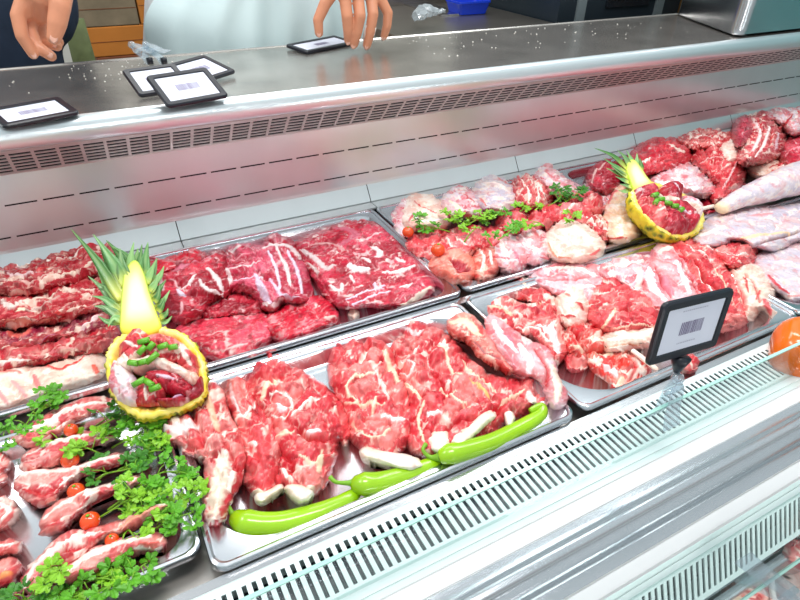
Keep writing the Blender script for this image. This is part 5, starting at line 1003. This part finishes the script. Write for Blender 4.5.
mb.loops(L, True, True, True); o = mb.build('folded_green_bag', mat('khaki_cloth', (96, 106, 66), .8, var=.3, vscale=20, bump=.6, bscale=20, bdist=.01), None); tag(o, 'khaki green cloth bag hanging beside the navy trousers', 'bag')
# stainless scale housing on the counter
e = empty('steel_scale_housing', (2.1, 1.4, .2945), 'rounded stainless steel housing standing on the counter, top right', 'steel housing')
q = [(1.775, 1.185), (2.9, 1.185), (2.9, 1.56), (1.95, 1.56)]
def rq(q, r, z, n=7):
    out = []
    for i in range(4):
        a = Vector((*q[i-1], 0)); b = Vector((*q[i], 0)); c_ = Vector((*q[(i+1) % 4], 0)); d0 = (a-b).normalized(); d1 = (c_-b).normalized()
        for k in range(n+1):
            t = k/n; p0 = b+d0*r; p1 = b+d1*r; out.append(tuple((p0*(1-t)**2+b*2*t*(1-t)+p1*t*t)[:2])+(z,))
    return out
mb = MB(); mb.loops([rq(q, .035, .302), rq(q, .04, .30), rq(q, .045, .304), rq(q, .05, .318), rq(q, .05, .70), rq(q, .05, .74)], True, True, True)
mb.build('body', STEEL, e, True, 50)
for xs, ys in ((1.85, 1.22), (2.8, 1.22), (2.8, 1.5), (2.0, 1.5)): MB().box((xs-.015, ys-.015, .2946), (xs+.015, ys+.015, .303)).build('foot', BLACKP, e, False)

# dried crumbs scattered on the counter, too many and too small to count
mb = MB(); rnd = random.Random(9)
for k in range(150):
    if k < 90: x, y = rnd.gauss(.12, .10), rnd.gauss(1.45, .06)
    else: x, y = rnd.uniform(.8, 1.75), rnd.uniform(1.3, 1.54)
    if not 1.19 < y < 1.555: continue
    s_ = rnd.uniform(.0008, .0024); mb.lathe([(s_*.5, 0), (s_, s_*.4), (s_*.4, s_*.8)], 6, o=(x, y, .2946))
tag(mb.build('crumbs', mat('crumb', (235, 232, 226), .6), None, False), 'white crumbs scattered over the steel counter top', 'crumbs', kind='stuff')

# ------------------------------------------------------------ people
def remesh_blobs(chains, vox, smooth=6):
    """one continuous skin grown from tapered limbs: chains of (point, radius[, flat])"""
    mb = MB()
    for ch in chains:
        for (p, r), (q, s) in zip(ch[:-1], ch[1:]):
            p, q = Vector(p), Vector(q); d = q-p; L = max(d.length, 1e-5); d = d/L; rot = d.to_track_quat('Z', 'Y').to_matrix(); prof = []
            for a in np.linspace(-math.pi/2, 0, 5): prof.append((max(r*math.cos(a), 1e-5), r*math.sin(a)))
            for a in np.linspace(0, math.pi/2, 5): prof.append((max(s*math.cos(a), 1e-5), L+s*math.sin(a)))
            mb.lathe(prof, 14, rot, p)
    me = bpy.data.meshes.new('tmp'); me.from_pydata(mb.v, [], mb.f); me.update()
    o = bpy.data.objects.new('tmp', me); COL.objects.link(o)
    m = o.modifiers.new('r', 'REMESH'); m.mode = 'VOXEL'; m.voxel_size = vox; m.use_smooth_shade = True
    s = o.modifiers.new('s', 'SMOOTH'); s.iterations = smooth; s.factor = .5
    dg = bpy.context.evaluated_depsgraph_get(); dg.update(); ev = o.evaluated_get(dg); res = bpy.data.meshes.new_from_object(ev)
    bpy.data.objects.remove(o); return res
def joined(name, meshes, m, parent):
    bm = bmesh.new()
    for k in meshes: bm.from_mesh(k)
    me = bpy.data.meshes.new(name); bm.to_mesh(me); bm.free(); me.shade_smooth(); me.materials.clear(); me.materials.append(m); return link(name, me, parent)
SKIN = mat('skin', (218, 146, 112), .45, var=.14, vscale=26, bump=.25, bscale=160, coat=.05)
NAIL = mat('nail', (230, 172, 150), .3, coat=.4)
def person(label, cx, cy, hands, cloth_top, cloth_low, apron=None, face=-1):
    "stands behind the counter facing the customer; hands: list of (side, elbow, wrist, palm chains, finger chains)"
    fz = -.93; e = empty('person', (cx, cy, fz), label, 'person')
    H = lambda z: fz+z
    sh = {s: (cx+s*.19, cy, H(1.42)) for s in (-1, 1)}
    body = [[((cx, cy, H(.98)), .13), ((cx, cy, H(1.15)), .125), ((cx, cy, H(1.32)), .14), ((cx, cy+.01, H(1.42)), .09), ((cx, cy-.01, H(1.52)), .055)],
            [((cx-.07, cy, H(1.0)), .11), ((cx+.07, cy, H(1.0)), .11)], [((cx-.09, cy, H(1.32)), .11), ((cx+.09, cy, H(1.32)), .11)],
            [((cx, cy-.01, H(1.60)), .088), ((cx, cy-.015, H(1.66)), .098)], [((cx, cy-.05, H(1.565)), .05), ((cx, cy-.06, H(1.56)), .045)],
            [((cx, cy-.10, H(1.64)), .012), ((cx, cy-.118, H(1.615)), .016)],
            [((cx-.098, cy, H(1.63)), .018), ((cx-.1, cy, H(1.60)), .012)], [((cx+.098, cy, H(1.63)), .018), ((cx+.1, cy, H(1.60)), .012)]]
    for s in (-1, 1):
        body.append([((cx+s*.095, cy, H(.95)), .095), ((cx+s*.1, cy-.01, H(.5)), .062), ((cx+s*.1, cy+.01, H(.09)), .042)])
        body.append([((cx+s*.1, cy+.01, H(.06)), .04), ((cx+s*.115, cy-.14, H(.03)), .03)])
        body.append([((cx, cy, H(1.40)), .07), (sh[s], .065)])
    low_h = []; hi = []; nails = []
    for s, el, wr, palm, fing in hands:
        body.append([(sh[s], .062), (el, .045), (wr, .031)])
        hc = palm+[[(wr, .028), (palm[0][0][0], palm[0][0][1])]]
        hi.append(remesh_blobs(hc+fing, .0022, 4))
        for f_ in fing:
            nails.append((Vector(f_[-1][0]), (Vector(f_[-1][0])-Vector(f_[-2][0])).normalized(), f_[-1][1]))
    sk = joined('body', [remesh_blobs(body, .011, 4)]+hi, SKIN, e)
    for p, d, r in nails:
        mb = MB(); up = (Vector(CP)-p).normalized(); s_ = d.cross(up).normalized(); up = s_.cross(d)
        mb.loops([[p+s_*(r*.55*math.cos(a))*k+d*(r*.7*math.sin(a)*k+r*.15)+up*(r*(.90+.08*(1-k))) for a in np.linspace(0, 2*math.pi, 12, endpoint=False)] for k in (1., .6, .2)], True, True, True)
        mb.build('fingernail', NAIL, e)
    # clothes follow the body
    top = [[((cx, cy, H(1.0)), .155), ((cx, cy, H(1.15)), .15), ((cx, cy, H(1.33)), .16), ((cx, cy+.01, H(1.42)), .105)], [((cx-.09, cy, H(1.02)), .13), ((cx+.09, cy, H(1.02)), .13)], [((cx-.09, cy, H(1.32)), .13), ((cx+.09, cy, H(1.32)), .13)]]
    for s in (-1, 1): top.append([((cx, cy, H(1.40)), .085), (sh[s], .082)])
    for s, el, wr, palm, fing in hands:
        w2 = tuple(np.array(el)+(np.array(wr)-np.array(el))*.9); top.append([(sh[s], .078), (el, .060), (w2, .043)])
    joined('shirt', [remesh_blobs(top, .010, 5)], cloth_top, e)
    lo = [[((cx-.08, cy, H(.97)), .13), ((cx+.08, cy, H(.97)), .13)]]
    for s in (-1, 1): lo.append([((cx+s*.095, cy, H(.93)), .118), ((cx+s*.1, cy-.01, H(.5)), .085), ((cx+s*.1, cy+.01, H(.1)), .07)])
    joined('trousers', [remesh_blobs(lo, .012, 5)], cloth_low, e)
    joined('hair', [remesh_blobs([[((cx, cy+.02, H(1.66)), .098), ((cx, cy+.015, H(1.70)), .094)]], .01, 4)], mat('dark_hair', (44, 34, 28), .7), e)
    eyes = MB()
    for s in (-1, 1): eyes.lathe([(.0001, -.011), (.008, -.008), (.011, 0), (.008, .008), (.0001, .011)], 12, o=(cx+s*.034, cy-.098, H(1.65)))
    eyes.build('eyes', mat('eye_white', (235, 230, 225), .2), e)
    MB().tube([(cx-.025, cy-.106, H(1.572)), (cx, cy-.112, H(1.570)), (cx+.025, cy-.106, H(1.572))], [.003, .006, .003], 8).build('lips', mat('lips', (190, 100, 92), .4), e)
    if apron:
        x0, x1 = apron[1]; mb = MB(); L = []; n = 46
        zs = [H(.45), H(.8), H(1.0), H(1.15), H(1.23), H(1.28), H(1.36), H(1.46)]
        for z in zs:
            k = 1. if z < H(1.3) else (.75 if z < H(1.4) else .5); row = []; xm = (x0+x1)/2
            for i in range(n):
                t = i/(n-1)*2-1; x = xm+t*(x1-x0)/2*k; y = cy-.195+.16*t**4+.012*math.sin(t*9+z*5)+.008*math.sin(t*21-z*9)*(1 if z < H(1.3) else .4)
                row.append((x, y, z))
            L.append(row)
        mb.loops(L, close=False); o = mb.build('apron', apron[0], e); o.modifiers.new('t', 'SOLIDIFY').thickness = .003
        o.modifiers.new('s', 'SUBSURF').levels = 1
        MB().tube([(xm-.1, cy-.19, H(1.46)), (xm-.07, cy-.06, H(1.55)), (xm, cy+.07, H(1.53)), (xm+.07, cy-.06, H(1.55)), (xm+.1, cy-.19, H(1.46))], .006, 6).build('neck_strap', apron[0], e)
    return e
NAVY = mat('navy_cloth', (38, 52, 74), .85, var=.3, vscale=14, bump=.4, bscale=40, bdist=.004); DRK = mat('black_cloth', (34, 34, 44), .85)
WHT = mat('white_shirt', (232, 234, 236), .8, var=.05); APR = mat('pale_apron', (222, 242, 244), .55, var=.05, vscale=5, bump=.3, bscale=12, bdist=.006)
def hp(x, y, d): return tuple(W(x, y, y=d))
# hand held over the left end of the counter, palm up to the camera, fingers curled in
yh = 1.36
palmL = [[(hp(48,-22,yh), .026), (hp(42,-2,yh), .024), (hp(40,14,yh+.01), .018)], [(hp(40,-20,yh), .024), (hp(28,-4,yh), .018), (hp(26,12,yh), .014)], [(hp(54,-20,yh), .026), (hp(54,-4,yh), .021), (hp(48,10,yh+.02), .016)]]
fingL = [[(hp(24,0,yh), .0145), (hp(18,16,yh-.01), .013), (hp(22,36,yh-.02), .0115), (hp(33,54,yh-.02), .0095)],
         [(hp(34,4,yh+.02), .0145), (hp(29,28,yh+.01), .013), (hp(36,46,yh-.005), .012), (hp(51,56,yh-.02), .0098)],
         [(hp(42,6,yh+.03), .0145), (hp(38,28,yh+.03), .0125), (hp(44,42,yh+.02), .0115), (hp(57,46,yh), .0095)],
         [(hp(50,8,yh+.04), .013), (hp(46,26,yh+.045), .0115), (hp(50,36,yh+.04), .0105), (hp(59,42,yh+.02), .009)],
         [(hp(62,-14,yh-.01), .021), (hp(60,6,yh-.03), .0185), (hp(57,24,yh-.04), .0165), (hp(54,38,yh-.045), .0125)]]
yr = 1.44
palmR = [[(hp(356,-34,yr+.04), .026), (hp(348,-12,yr), .020), (hp(344,-2,yr), .015)], [(hp(362,-34,yr+.04), .026), (hp(360,-12,yr), .020), (hp(358,-2,yr), .015)], [(hp(368,-32,yr+.04), .024), (hp(371,-12,yr), .019), (hp(372,-2,yr), .014)], [(hp(370,-28,yr+.04), .022), (hp(380,-12,yr+.01), .016), (hp(381,-2,yr+.01), .013)]]
fingR = [[(hp(345,-2,yr), .0148), (hp(347,16,yr-.015), .0138), (hp(348,30,yr-.01), .0125), (hp(348,40,yr), .0105)],
         [(hp(358,-2,yr), .0150), (hp(360,16,yr-.02), .0142), (hp(357,33,yr-.015), .0125), (hp(354,44,yr-.005), .0108)],
         [(hp(371,-2,yr), .0148), (hp(373,14,yr-.02), .0138), (hp(370,32,yr-.02), .0125), (hp(367,45,yr-.01), .0108)],
         [(hp(380,-2,yr), .0135), (hp(388,13,yr-.01), .0125), (hp(387,26,yr-.01), .0115), (hp(384,36,yr), .0098)],
         [(hp(338,-16,yr+.02), .017), (hp(325,4,yr+.02), .0145), (hp(318,20,yr+.02), .0125), (hp(319,33,yr+.02), .0105)]]
person('person in navy work clothes with one hand held over the left end of the counter', -.155, 1.84,
       [(1, (.06, 1.66, .56), hp(50, -42, yh), palmL, fingL), (-1, (-.50, 1.85, .20), (-.50, 1.82, -.02), [[((-.5, 1.81, -.05), .026), ((-.5, 1.80, -.10), .022)]], [[((-.5+dx, 1.80, -.11), .011), ((-.5+dx, 1.79, -.15-.01*k), .010), ((-.5+dx, 1.775, -.18-.01*k), .008)] for k, dx in enumerate((-.027, -.009, .009, .025))]+[[((-.475, 1.79, -.05), .012), ((-.465, 1.765, -.09), .011), ((-.468, 1.75, -.12), .009)]])], NAVY, DRK)
p2 = person('person in a pale aqua apron pressing a price tag on the counter with one hand', .52, 1.84,
       [(1, (.80, 1.74, .56), hp(362, -52, yr+.06), palmR, fingR), (-1, (.24, 1.86, .20), (.25, 1.84, -.02), [[((.25, 1.83, -.05), .026), ((.25, 1.82, -.10), .022)]], [[((.25+dx, 1.82, -.11), .011), ((.25+dx, 1.81, -.15-.01*k), .010), ((.25+dx, 1.795, -.18-.01*k), .008)] for k, dx in enumerate((-.027, -.009, .009, .025))]+[[((.275, 1.81, -.05), .012), ((.285, 1.785, -.09), .011), ((.282, 1.77, -.12), .009)]])], WHT, DRK, apron=(APR, (.20, .86)))
MB().tube([hp(371,26,yr-.018), hp(369,34,yr-.014), hp(367.5,40,yr-.008)], [.0142, .0139, .0128], 16).build('finger_bandage', mat('bandage', (236, 226, 220), .7, bump=.3, bscale=200), p2)
